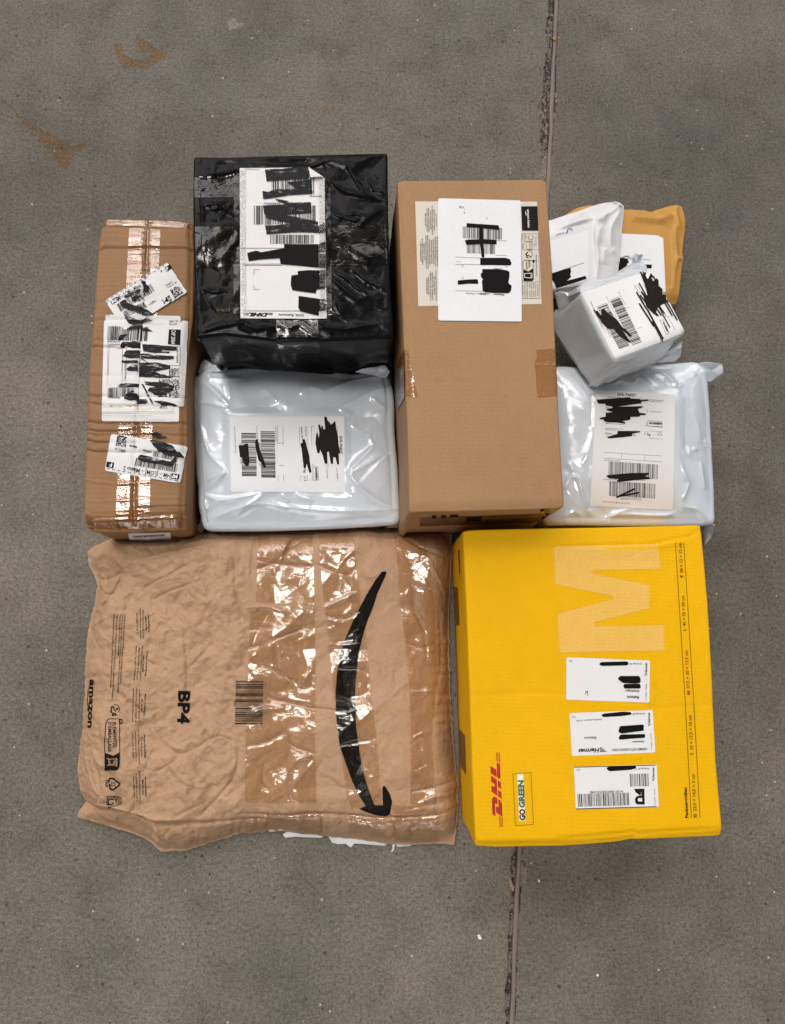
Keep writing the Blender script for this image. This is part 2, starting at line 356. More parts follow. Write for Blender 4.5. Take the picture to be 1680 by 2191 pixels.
M['ink_soft'] = ink('grey_ink', (0.20, 0.20, 0.20))
M['ink_faint'] = ink('faint_ink', (0.42, 0.42, 0.42))
M['ink_brown'] = ink('dark_print', (0.010, 0.009, 0.008), 0.6, 0.05)
M['marker'] = ink('black_marker', (0.006, 0.006, 0.006), 0.6, 0.08)
M['marker_brown'] = ink('brownish_marker', (0.016, 0.011, 0.010), 0.6, 0.08)
M['marker_dry'] = ink('dry_marker', (0.018, 0.017, 0.020), 0.6, 0.12, 0.36)
M['red'] = ink('red_print', (0.46, 0.028, 0.035))
M['dark_red'] = ink('dark_red_print', (0.36, 0.050, 0.006))
M['green'] = ink('green_print', (0.025, 0.155, 0.075))
M['dark_green'] = ink('dark_green_print', (0.05, 0.07, 0.012))
M['white_ink'] = ink('white_print', (0.80, 0.80, 0.80))
M['blue'] = ink('blue_print', (0.03, 0.06, 0.28))
M['brown_tape'] = film('brown_tape_film', (0.285, 0.125, 0.040), 0.2, 0.5, 0.3, 0.1)
M['side_tape'] = film('dark_side_tape', (0.20, 0.085, 0.010), 0.3, 0.5, 0.1, 0.1)
M['tape_a'] = clear_tape('clear_tape', (0.955, 0.89, 0.80), 0.95, 0.06, 0.0, 0.35, (55, 26))
M['tape_b'] = clear_tape('amber_tape', (0.93, 0.81, 0.60), 1.0, 0.05, 3.3, 0.3, (70, 3))
M['tape_k'] = clear_tape('gloss_tape', (0.80, 0.80, 0.80), 0.55, 0.12, 5.1, 0.35, (90, 40))

# ------------------------------------------------------------------ building
def root_of(o):
    while o.parent: o = o.parent
    return o
def obj(name, verts, faces, mat, parent=None, smooth=True):
    me = bpy.data.meshes.new(name)
    off = root_of(parent).location if parent else Vector((0, 0, 0))
    me.from_pydata([tuple(Vector(v) - off) for v in verts], [], faces)
    mats = mat if isinstance(mat, list) else [mat]
    for m in mats: me.materials.append(m)
    if smooth:
        for p in me.polygons: p.use_smooth = True
    me.update()
    o = bpy.data.objects.new(name, me); COL.objects.link(o); o.parent = parent
    return o
def thing(name, label, cat, loc, group=None):
    o = bpy.data.objects.new(name, None); COL.objects.link(o); o.location = loc
    o.empty_display_size = 0.05
    o['label'] = label; o['category'] = cat
    if group: o['group'] = group
    return o
def tag(o, label=None, cat=None, group=None, kind=None):
    for k, v in (('label', label), ('category', cat), ('group', group), ('kind', kind)):
        if v: o[k] = v
    return o
def resample(pts, n, smooth=False, sub=10):
    p = np.array(pts, float)
    if smooth and len(p) > 2:
        e = np.vstack([2*p[0]-p[1], p, 2*p[-1]-p[-2]]); out = []
        for i in range(1, len(e)-2):
            for t in np.linspace(0, 1, sub, endpoint=False):
                a, b, c, d = e[i-1], e[i], e[i+1], e[i+2]
                out.append(0.5*((2*b)+(-a+c)*t+(2*a-5*b+4*c-d)*t*t+(-a+3*b-3*c+d)*t**3))
        out.append(p[-1]); p = np.array(out)
    s = np.concatenate([[0], np.cumsum(np.hypot(*np.diff(p, axis=0).T[:2]))])
    t = np.linspace(0, s[-1], n)
    return np.stack([np.interp(t, s, p[:, k]) for k in range(p.shape[1])], 1)
def warp(n, edge):
    """grid parameter, denser near both ends"""
    t = np.linspace(0, 1, n); return t - edge*np.sin(2*np.pi*t)/(2*np.pi)

class Surf:
    pass
def loaf(name, parent, mat, top, right, bottom, left, zc, zfun=None, nu=90, nv=90, r=0.003, base=0.0, nz=7, nr=4,
         outset=None, skirt=None, smooth_sides=False, rough=0.0, rfreq=60.0, seed=1, denser=0.0):
    """closed body from four outlines measured at height zc (one value, or one per corner TL TR BR BL)"""
    zc = (zc,)*4 if isinstance(zc, (int, float)) else zc
    bs = (base,)*4 if isinstance(base, (int, float)) else base
    def line(pts, n, za, zb):
        p = resample(pts, n, smooth_sides); t = np.linspace(0, 1, n)
        return np.array([at(x, y, za+(zb-za)*k) for (x, y), k in zip(p, t)])
    T = line(top, nu, zc[0], zc[1]); B = line(bottom, nu, zc[3], zc[2]); R = line(right, nv, zc[1], zc[2]); L = line(left, nv, zc[0], zc[3])
    u = np.linspace(0, 1, nu)[None, :, None]; v = np.linspace(0, 1, nv)[:, None, None]
    G = (1-v)*T[None] + v*B[None] + (1-u)*L[:, None] + u*R[:, None] - ((1-u)*(1-v)*T[0] + u*(1-v)*T[-1] + (1-u)*v*B[0] + u*v*B[-1])
    c = G.reshape(-1, 3).mean(0); ext = (G.reshape(-1, 3).max(0) - G.reshape(-1, 3).min(0))/2
    G[..., 0] = c[0] + (G[..., 0]-c[0])*(1 - r/ext[0]); G[..., 1] = c[1] + (G[..., 1]-c[1])*(1 - r/ext[1])
    U = np.broadcast_to(u[..., 0], G.shape[:2]); V = np.broadcast_to(v[..., 0], G.shape[:2])
    PX, PY = proj_np(G[..., 0], G[..., 1], G[..., 2])
    if zfun is not None:
        G[..., 2] = G[..., 2] + zfun(U, V, G[..., 0], G[..., 1], PX, PY)
    verts = [tuple(x) for x in G.reshape(-1, 3)]
    faces = [(j*nu+i, (j+1)*nu+i, (j+1)*nu+i+1, j*nu+i+1) for j in range(nv-1) for i in range(nu-1)]
    ring = [i for i in range(nu)] + [j*nu+nu-1 for j in range(1, nv)] + [(nv-1)*nu+i for i in range(nu-2, -1, -1)] + [j*nu for j in range(nv-2, 0, -1)]
    RP = np.array([verts[i] for i in ring]); nR = len(ring)
    tan = np.roll(RP, -2, 0) - np.roll(RP, 2, 0); nrm = np.stack([-tan[:, 1], tan[:, 0]], 1); nrm = nrm/(np.hypot(*nrm.T)[:, None]+1e-12)
    if (nrm*(RP[:, :2]-RP[:, :2].mean(0))).sum() < 0: nrm = -nrm
    ut = np.array([U.reshape(-1)[i] for i in ring]); vt = np.array([V.reshape(-1)[i] for i in ring])
    zb = (1-vt)*((1-ut)*bs[0]+ut*bs[1]) + vt*((1-ut)*bs[3]+ut*bs[2])
    o_base = np.zeros(nR) if outset is None else outset(ut, vt)
    arc = np.concatenate([[0], np.cumsum(np.hypot(*np.diff(RP[:, :2], axis=0).T))])
    prev = ring
    levels = [('r', k/nr) for k in range(1, nr+1)] + [('w', k/nz) for k in range(1, nz+1)]
    for kind, t in levels:
        rr = np.minimum(r, np.maximum(RP[:, 2]-zb, 1e-4)*0.9)
        if kind == 'r':
            a = t*np.pi/2; off = rr*np.sin(a); z = RP[:, 2] - rr*(1-np.cos(a))
        else:
            z = (RP[:, 2]-rr) + (zb - (RP[:, 2]-rr))*t; off = rr + o_base*t
            if rough: off = off + rough*np.sin(np.pi*min(t*1.15, 1))*(pn(arc*rfreq, z*rfreq*0.6, seed)+0.6*crumple(arc, z, rfreq*1.4, seed+3))
            if skirt is not None: off = off + skirt(ut, vt, arc, z, t)
        base_i = len(verts)
        verts += [(RP[i, 0]+nrm[i, 0]*off[i], RP[i, 1]+nrm[i, 1]*off[i], z[i]) for i in range(nR)]
        cur = list(range(base_i, base_i+nR))
        faces += [(prev[i], prev[(i+1) % nR], cur[(i+1) % nR], cur[i]) for i in range(nR)]
        prev = cur
    faces.append(tuple(prev))
    fix = [f[::-1] for f in faces[(nu-1)*(nv-1):]] ; faces = faces[:(nu-1)*(nv-1)] + fix
    o = obj(name, verts, faces, mat, parent)
    bm = bmesh.new(); bm.from_mesh(o.data); bmesh.ops.recalc_face_normals(bm, faces=bm.faces); bm.to_mesh(o.data); bm.free()
    s = Surf(); s.obj = o; s.z0 = float(np.mean(zc)); s.bvh = BVHTree.FromPolygons([Vector(x) for x in verts], faces)
    return s
def hit(s, px, py, off):
    d = ray(px, py).normalized()
    loc, n, i, dist = s.bvh.ray_cast(EYE, d)
    if loc is None:
        loc, n, i, dist = s.bvh.find_nearest(at(px, py, s.z0))
    if n.dot(d) > 0: n = -n
    return loc + n*off
OFFS = [0.0]
def decal(name, parent, s, mat, polys, off=0.0005, grid=None, smooth=None):
    """each separate scribble is a piece of its own"""
    if name != 'marker_scribble' or len(polys) < 2: return decal_one(name, parent, s, mat, polys, off, grid, smooth)
    box = [(min(p[0] for p in pl), min(p[1] for p in pl), max(p[0] for p in pl), max(p[1] for p in pl)) for pl in polys]
    gid = list(range(len(polys)))
    for i in range(len(polys)):
        for j in range(i):
            a, b = box[i], box[j]
            if a[0] < b[2]+1 and b[0] < a[2]+1 and a[1] < b[3]+1 and b[1] < a[3]+1:
                o, n = gid[i], gid[j]; gid = [n if x == o else x for x in gid]
    for k in sorted(set(gid)): r = decal_one(name, parent, s, mat, [p for p, x in zip(polys, gid) if x == k], off, grid, smooth)
    return r
def decal_one(name, parent, s, mat, polys, off=0.0005, grid=None, smooth=None):
    """flat shapes given in picture measurements, laid on the surface they are printed on or stuck to"""
    V = []; F = []
    for k, pl in enumerate(polys):
        bm = bmesh.new()
        if isinstance(pl, tuple) and pl[0] == 'mesh':
            vs = [bm.verts.new((x, y, 0)) for x, y in pl[1]]
            for f in pl[2]:
                try: bm.faces.new([vs[i] for i in f])
                except ValueError: pass
        else:
            vs = [bm.verts.new((x, y, 0)) for x, y in pl]; bm.faces.new(vs)
        bm.normal_update(); bmesh.ops.triangulate(bm, faces=bm.faces)
        if grid:
            xs = [v.co.x for v in bm.verts]; ys = [v.co.y for v in bm.verts]
            for ax, (lo, hi) in ((0, (min(xs), max(xs))), (1, (min(ys), max(ys)))):
                c = math.ceil(lo/grid)*grid
                while c < hi:
                    p = [0, 0, 0]; n = [0, 0, 0]; p[ax] = c; n[ax] = 1
                    bmesh.ops.bisect_plane(bm, geom=bm.verts[:]+bm.edges[:]+bm.faces[:], plane_co=p, plane_no=n); c += grid
        b = len(V); bm.verts.index_update()
        eps = off + (k % 40)*4e-6
        for v in bm.verts: V.append(hit(s, v.co.x, v.co.y, eps))
        for f in bm.faces:
            ids = [b+v.index for v in f.verts]
            n = (V[ids[1]]-V[ids[0]]).cross(V[ids[2]]-V[ids[0]])
            if n.dot(EYE-V[ids[0]]) < 0: ids = ids[::-1]
            F.append(ids)
        bm.free()
    return obj(name, V, F, mat, parent, smooth=bool(grid) if smooth is None else smooth)
def strip(name, parent, s, mat, left, right, off=0.0006, n=60, m=12, jag=0.0):
    """a length of tape between two outlines"""
    A = resample(left, n); B = resample(right, n); V = []; F = []
    for i in range(n):
        for j in range(m):
            t = j/(m-1); p = A[i]*(1-t)+B[i]*t
            if jag and i in (0, n-1): p = p + (B[i]-A[i])*0 + np.array([0, random.uniform(-jag, jag)])
            V.append(hit(s, p[0], p[1], off))
    for i in range(n-1):
        for j in range(m-1):
            F.append((i*m+j, (i+1)*m+j, (i+1)*m+j+1, i*m+j+1))
    a, b, c = V[F[0][0]], V[F[0][1]], V[F[0][2]]
    if (b-a).cross(c-a).dot(EYE-a) < 0: F = [f[::-1] for f in F]
    return obj(name, V, F, mat, parent)
def rrect(quad, rad):
    """rounded corners on any convex outline"""
    out = []; n = len(quad)
    for i in range(n):
        p = np.array(quad[i]); a = np.array(quad[i-1]); b = np.array(quad[(i+1) % n])
        da = (a-p)/np.hypot(*(a-p)); db = (b-p)/np.hypot(*(b-p)); s0 = p+da*rad; s1 = p+db*rad
        for t in (0, .25, .5, .75, 1): out.append(tuple((1-t)**2*s0+2*t*(1-t)*p+t*t*s1))
    return out
def line(a, b, w):
    a = np.array(a); b = np.array(b); d = (b-a)/np.hypot(*(b-a)); n = np.array([-d[1], d[0]])*w/2
    return [tuple(a+n), tuple(b+n), tuple(b-n), tuple(a-n)]
def poly(v, pts, w):
    """thin printed polyline"""
    p = Q(v, *pts); return [line(p[i], p[i+1], w) for i in range(len(p)-1)]
def stroke(v, a, b, w):
    """a pen stroke with round ends"""
    a = np.array(q(v, *a)); b = np.array(q(v, *b)); w = w*VIEWS[v][2]*KK/2; d = (b-a)/np.hypot(*(b-a)); th = math.atan2(d[1], d[0]); out = []
    for k in range(7):
        an = th - math.pi/2 + math.pi*k/6; out.append((b[0]+w*math.cos(an), b[1]+w*math.sin(an)))
    for k in range(7):
        an = th + math.pi/2 + math.pi*k/6; out.append((a[0]+w*math.cos(an), a[1]+w*math.sin(an)))
    return out
def arc(v, c, r, a0, a1, w, n=20):
    """a curved printed band"""
    c = q(v, *c); k = VIEWS[v][2]*KK; r *= k; w *= k; o = []; i_ = []
    for t in np.linspace(math.radians(a0), math.radians(a1), n):
        o.append((c[0]+(r+w/2)*math.cos(t), c[1]+(r+w/2)*math.sin(t))); i_.append((c[0]+(r-w/2)*math.cos(t), c[1]+(r-w/2)*math.sin(t)))
    return o + i_[::-1]
def bars(v, p0, p1, h, n, seed, dense=0.5):
    """barcode: bars stacked from p0 to p1, each as long as the vector h"""
    rnd = random.Random(seed); w = []
    for i in range(2*n-1): w.append(rnd.choice([1, 1, 1, 2, 2, 3] if i % 2 == 0 else [1, 1, 2, 2, 3]))
    tot = sum(w); x = 0; out = []
    for i, k in enumerate(w):
        if i % 2 == 0:
            f = lambda t, s: q(v, p0[0]+(p1[0]-p0[0])*t+h[0]*s, p0[1]+(p1[1]-p0[1])*t+h[1]*s)
            out.append([f(x/tot, 0), f((x+k)/tot, 0), f((x+k)/tot, 1), f(x/tot, 1)])
        x += k
    return out
def matrix_code(v, quad, n, seed):
    """square parcel-sorting code: solid L, random cells"""
    rnd = random.Random(seed); out = []; a, b, c, d = [np.array(q(v, *p)) for p in quad]
    f = lambda s, t: tuple((1-s)*(1-t)*a + s*(1-t)*b + s*t*c + (1-s)*t*d)
    for i in range(n):
        for j in range(n):
            if i == 0 or j == n-1 or rnd.random() < 0.42:
                s0, t0 = i/n, j/n; out.append([f(s0, t0), f(s0+1/n, t0), f(s0+1/n, t0+1/n), f(s0, t0+1/n)])
    return out
_fonts = {}
def glyphs(body, bold=0.0, shear=0.0, res=2):
    key = (body, bold, shear, res)
    if key in _fonts: return _fonts[key]
    cu = bpy.data.curves.new('lettering', 'FONT'); cu.body = body; cu.size = 1.0; cu.offset = bold; cu.shear = shear; cu.resolution_u = res
    o = bpy.data.objects.new('lettering', cu); COL.objects.link(o)
    dg = bpy.context.evaluated_depsgraph_get(); me = bpy.data.meshes.new_from_object(o.evaluated_get(dg))
    vs = [(w.co.x, w.co.y) for w in me.vertices]; fs = [tuple(p.vertices) for p in me.polygons]
    bpy.data.objects.remove(o); bpy.data.curves.remove(cu); bpy.data.meshes.remove(me)
    _fonts[key] = (vs, fs); return vs, fs
def text(v, body, a, b, cap, bold=0.0, shear=0.0, res=2):
    """lettering whose baseline runs from a to b with capitals of height cap"""
    vs, fs = glyphs(body, bold+0.012, shear, res)
    x0 = min(p[0] for p in vs); x1 = max(p[0] for p in vs)
    a = np.array(a, float); b = np.array(b, float); U = (b-a)/(x1-x0); d = (b-a)/np.hypot(*(b-a)); W = np.array([d[1], -d[0]])*cap/0.72
    return ('mesh', [q(v, *(a + U*(x-x0) + W*y)) for x, y in vs], fs)

# ================================================================== the ground
ja = at(1191, 0); jb = at(1095.5, 2190)
jd = (jb - ja); jd.z = 0; jd.normalize(); jn = Vector((-jd.y, jd.x, 0))       # along, across (towards the right of the picture)
if jn.x < 0: jn = -jn
HALF = 0.026; J0 = -0.8; JL = (jb-ja).length + 0.8
def jp(s, t, z=0.0): return ja + jd*s + jn*t + Vector((0, 0, z))
# concrete either side of the joint
FAR = 30.0
for sgn in (-1, 1):
    a0 = jp(-FAR, sgn*HALF); a1 = jp(FAR, sgn*HALF); b0 = jp(-FAR, sgn*FAR); b1 = jp(FAR, sgn*FAR)
    vs = [a0, a1, b1, b0]; f = (0, 1, 2, 3)
    if (vs[1]-vs[0]).cross(vs[2]-vs[0]).z < 0: f = f[::-1]
    tag(obj('concrete_floor', vs, [f], M['concrete'] if sgn < 0 else M['concrete_right'], None, False), kind='structure')
# the joint itself: a cut groove with broken edges
ns, nt_ = int((JL+0.8)/0.0016), 44
S = np.linspace(J0, JL, ns)[:, None]; Tt = np.linspace(-HALF, HALF, nt_)[None, :]
SS = S + 0*Tt; TT = Tt + 0*S
def bumpf(x, a, b, e): return np.clip((x-a)/e, 0, 1)*np.clip((b-x)/e, 0, 1)
def s_at(py):
    p = at(1191 - 95.5*py/2190, py); return (p - ja).dot(jd)
left_w = 0.003 + 0.0065*bumpf(SS, s_at(-60), s_at(900), 0.03) + 0.004*bumpf(SS, s_at(150), s_at(340), 0.03) + 0.012*bumpf(SS, s_at(1822), s_at(1905), 0.03) + 0.003*bumpf(SS, s_at(1900), 99, 0.03)
left_w = left_w*(1 + 0.7*pn(SS*28, SS*0, 3) + 0.5*pn(SS*95, SS*0+3, 4) + 0.35*pn(SS*260, SS*0+7, 5))
right_w = 0.0012 + 0.0105*bumpf(SS, s_at(1832), s_at(1912), 0.025) + 0.003*bumpf(SS, s_at(170), s_at(260), 0.02)
right_w = right_w*(1 + 0.6*pn(SS*40, SS*0+1, 8) + 0.5*pn(SS*140, SS*0+5, 9))
CORE = 0.0034
dL = (-TT - CORE); dR = (TT - CORE)
chipL = np.clip((left_w - dL)/0.0022, 0, 1)*(dL > 0); chipR = np.clip((right_w - dR)/0.0018, 0, 1)*(dR > 0)
fillz = 0.45 + 0.55*np.clip(pn(SS*55, TT*160, 12)+0.6*pn(SS*170, TT*300, 14)+0.25, 0, 1)
lowpart = bumpf(SS, s_at(330), s_at(720), 0.03)
depth = np.where(np.abs(TT) <= CORE, 0.0045, np.maximum(chipL*(0.0042*fillz*(1-0.55*lowpart)), chipR*0.0036*fillz))
ZZ = -depth + (depth > 0.0004)*0.0008*pn(SS*400, TT*500, 20)
fade = np.clip((HALF-np.abs(TT))/0.003, 0, 1); ZZ = ZZ*fade
V = [tuple(jp(float(SS[i, j]), float(TT[i, j]), float(ZZ[i, j]))) for i in range(ns) for j in range(nt_)]
F = []; MI = []
jag = pn(SS*110, TT*200, 31) + 0.7*pn(SS*50, TT*70, 33) + 0.35*(lowpart > 0.2)
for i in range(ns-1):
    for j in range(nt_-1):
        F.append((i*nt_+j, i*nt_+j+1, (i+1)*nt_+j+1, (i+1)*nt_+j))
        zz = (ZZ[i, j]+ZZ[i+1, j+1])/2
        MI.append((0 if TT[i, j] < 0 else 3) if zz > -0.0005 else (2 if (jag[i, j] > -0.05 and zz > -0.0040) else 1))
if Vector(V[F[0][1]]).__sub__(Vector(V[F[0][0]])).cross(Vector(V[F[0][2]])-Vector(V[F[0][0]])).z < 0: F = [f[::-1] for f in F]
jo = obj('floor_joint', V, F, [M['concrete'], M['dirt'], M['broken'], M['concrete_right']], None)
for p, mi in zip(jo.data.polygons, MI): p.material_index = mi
tag(jo, kind='structure')
# sealing bead lying in the groove
V = []; F = []; nb = 500; prof = [(-0.0029, -0.0046), (-0.0030, -0.0014), (-0.0024, -0.0005), (0, -0.0002), (0.0024, -0.0005), (0.0030, -0.0014), (0.0029, -0.0046)]
for i in range(nb):
    s = J0 + (JL-J0)*i/(nb-1); w = 0.0004*math.sin(s*31)+0.0003*math.sin(s*83+1); zz = 0.0004*math.sin(s*17)+0.0002*math.sin(s*140)
    for t, z in prof: V.append(tuple(jp(s, t*(1+0.12*math.sin(s*47))+w+0.0002, z+zz)))
k = len(prof)
for i in range(nb-1):
    for j in range(k-1): F.append((i*k+j, i*k+j+1, (i+1)*k+j+1, (i+1)*k+j))
if (Vector(V[F[2][1]])-Vector(V[F[2][0]])).cross(Vector(V[F[2][2]])-Vector(V[F[2][0]])).z < 0: F = [f[::-1] for f in F]
tag(obj('floor_joint_sealant', V, F, M['sealant'], None), kind='structure')
# grit in the broken edges
def pebble(verts, faces, c, r, seed, flat=0.6):
    rnd = random.Random(seed); bm = bmesh.new(); bmesh.ops.create_icosphere(bm, subdivisions=1, radius=1)
    sx, sy, an = r*rnd.uniform(0.7, 1.3), r*rnd.uniform(0.6, 1.1), rnd.uniform(0, 6.28); b = len(verts); bm.verts.index_update()
    for v in bm.verts:
        p = v.co*rnd.uniform(0.75, 1.15); x = p.x*sx; y = p.y*sy
        verts.append((c[0]+x*math.cos(an)-y*math.sin(an), c[1]+x*math.sin(an)+y*math.cos(an), c[2]+p.z*r*flat))
    faces += [tuple(b+v.index for v in f.verts) for f in bm.faces]; bm.free()
V = []; F = []; rnd = random.Random(4)
for i in range(420):
    g = rnd.random()
    if g < 0.55: s = rnd.uniform(s_at(-40), s_at(330)); t = -rnd.uniform(0.0036, 0.014)
    elif g < 0.72: s = rnd.uniform(s_at(1815), s_at(1925)); t = rnd.choice([-1, 1, 1])*rnd.uniform(0.004, 0.013)
    elif g < 0.85: s = rnd.uniform(s_at(1925), s_at(2191)); t = -rnd.uniform(0.0036, 0.007)
    else: s = rnd.uniform(s_at(330), s_at(760)); t = -rnd.uniform(0.004, 0.013)
    pebble(V, F, jp(s, t, -0.0022), rnd.uniform(0.0006, 0.0020), i)
tag(obj('joint_rubble', V, F, M['stone'], None), 'crumbled grit and small stones along the broken edge of the floor joint', 'rubble', kind='stuff')
# stains soaked into the concrete (hair-thin sheets just above it)
def stain(v, pts, mat, z, rough=3.0):
    p = resample(Q(v, *(pts + pts[:1])), 160, True); a = np.arange(len(p))
    p = p + np.stack([rough*pn(a*0.33, a*0+2.2, len(pts)), rough*pn(a*0.33, a*0+8.1, len(pts)+1)], 1)
    bm = bmesh.new(); f = bm.faces.new([bm.verts.new(at(x, y, z)) for x, y in p[:-1]]); bm.normal_update(); bmesh.ops.triangulate(bm, faces=[f]); bm.verts.index_update()
    vs = [tuple(w.co) for w in bm.verts]; fs = [tuple(w.index for w in g.verts) for g in bm.faces]; bm.free()
    fs = [g if (Vector(vs[g[1]])-Vector(vs[g[0]])).cross(Vector(vs[g[2]])-Vector(vs[g[0]])).z > 0 else g[::-1] for g in fs]
    return tag(obj('floor_stain', vs, fs, mat, None, False), kind='structure')
stain('f7', [(-60, -40), (20, 20), (150, 100), (260, 200), (300, 280), (340, 330), (420, 420), (560, 530), (660, 560), (620, 610), (560, 600), (440, 500), (300, 400), (150, 290), (-60, 210), (-60, 180), (40, 210), (180, 290), (330, 400), (430, 480), (540, 560), (640, 590), (640, 680), (720, 780), (880, 870), (880, 950), (800, 940), (780, 990), (850, 1020), (940, 1020), (1000, 1110), (1100, 1150), (1200, 1090), (1230, 960), (1310, 890), (1430, 820), (1450, 730), (1390, 700), (1290, 720), (1230, 790), (1050, 660), (860, 560), (740, 510), (560, 400), (430, 300), (330, 260), (290, 200), (180, 90), (30, -30)], M['stain'], 0.0003, 1.2)
stain('f7', [(620, 1210), (700, 1200), (760, 1250), (830, 1220), (890, 1250), (870, 1310), (760, 1310), (650, 1270)], M['stain_faint'], 0.0003)
stain('f1', [(478, 180), (510, 185), (520, 225), (560, 245), (600, 250), (640, 225), (600, 215), (570, 180), (580, 150), (620, 175), (660, 205), (695, 215), (690, 245), (640, 268), (600, 292), (560, 285), (520, 280), (500, 250), (482, 215)], M['stain'], 0.0003, 2.0)
stain('f1', [(1320, 462), (1370, 452), (1410, 465), (1370, 480)], M['stain_faint'], 0.0003, 2)
stain('f1', [(20, 215), (30, 205), (36, 225), (26, 235)], M['stain_faint'], 0.0003, 1)
stain('f1', [(960, 90), (980, 75), (1000, 95), (1030, 100), (995, 120), (965, 120)], M['dust_spot'], 0.0003, 5)
stain('f1', [(275, 815), (300, 820), (308, 845), (285, 848)], M['stain_faint'], 0.0003, 2)
# faint round scuffs
M['scuff'] = concrete('scuffed_concrete', (0.84, 0.83, 0.82), 0.75)
def scuff(v, c, r, a0, a1, w):
    n = 40; V = []; F = []; rad = r*VIEWS[v][2]*KK; cx, cy = q(v, *c)
    for i in range(n):
        t = math.radians(a0+(a1-a0)*i/(n-1)); ww = w*(0.25+0.75*math.sin(math.pi*i/(n-1)))*(0.7+0.5*random.random())
        for k in (-1, 1): V.append(tuple(at(cx+(rad+k*ww)*math.cos(t), cy+(rad*0.92+k*ww)*math.sin(t), 0.0002)))
    for i in range(n-1): F.append((2*i, 2*i+1, 2*i+3, 2*i+2))
    if (Vector(V[1])-Vector(V[0])).cross(Vector(V[3])-Vector(V[0])).z < 0: F = [f[::-1] for f in F]
    tag(obj('floor_scuff', V, F, M['scuff'], None, False), kind='structure')
scuff('f1', (600, 540), 250, 130, 250, 3.0); scuff('f1', (640, 470), 150, 170, 300, 2.5); scuff('f1', (690, 800), 300, 150, 200, 3.0); scuff('f3', (1480, 340), 36, 120, 380, 2.2); scuff('f3', (660, 740), 60, 150, 330, 2.5)
stain('f3', [(1050, 270), (1080, 265), (1095, 295), (1070, 318), (1045, 300)], M['scuff'], 0.0002, 4)
stain('f3', [(845, 490), (880, 480), (890, 510), (860, 525)], M['scuff'], 0.0002, 4)
stain('f3', [(1540, 490), (1585, 480), (1590, 515), (1550, 525)], M['scuff'], 0.0002, 4)
stain('f2', [(140, 195), (170, 200), (160, 235), (140, 230)], M['scuff'], 0.0002, 4)
stain('f2', [(1010, 925), (1080, 920), (1070, 960), (1020, 955)], M['scuff'], 0.0002, 5)
# loose scraps on the floor
def scrap(name, v, pts, mat, label, cat, th=0.0012, group=None):
    p = Q(v, *pts); n = len(p); lo = [at(x, y, 0.0004) for x, y in p]; hi = [at(x, y, 0.0004+th*(0.7+0.6*random.random())) for x, y in p]
    fs = [tuple(range(n-1, -1, -1)), tuple(range(n, 2*n))] + [(i, (i+1) % n, n+(i+1) % n, n+i) for i in range(n)]
    o = obj(name, [tuple(x) for x in lo+hi], fs, mat, None, False)
    bm = bmesh.new(); bm.from_mesh(o.data); bmesh.ops.recalc_face_normals(bm, faces=bm.faces); bm.to_mesh(o.data); bm.free()
    return tag(o, label, cat, group)
scrap('paper_scrap', 'f3', [(337, 480), (348, 478), (358, 495), (352, 501), (343, 498)], M['tear'], 'small folded white paper scrap on bare concrete below the paper mailer', 'scrap', 0.002)
scrap('paper_crumb', 'f3', [(857, 652), (866, 650), (868, 660), (859, 661)], M['tear'], 'tiny round white crumb on the concrete below the yellow box', 'scrap', 0.0015)
scrap('chalk_crumb', 'f3', [(603, 240), (608, 238), (611, 249), (605, 251)], M['tear'], 'tiny white speck beside the broken hole of the joint under the yellow box', 'scrap', 0.0012)
scrap('orange_crumb', 'f4', [(930, 1245), (1000, 1225), (1055, 1290), (1020, 1345), (965, 1330)], M['orange'], 'tiny orange crumb resting on the sealant of the joint near the top', 'crumb', 0.0022)
scrap('wood_splinter', 'f5', [(635, 1080), (700, 1140), (790, 1380), (815, 1500), (765, 1570), (700, 1450), (660, 1250)], M['wood'], 'pale wooden splinter wedged in the broken hole of the joint', 'splinter', 0.0015)
scrap('dry_stalk', 'f3', [(404, 688), (408, 686), (416, 700), (412, 702)], M['wood'], 'thin dry straw stalk lying on the concrete left of the joint', 'stalk', 0.0008)

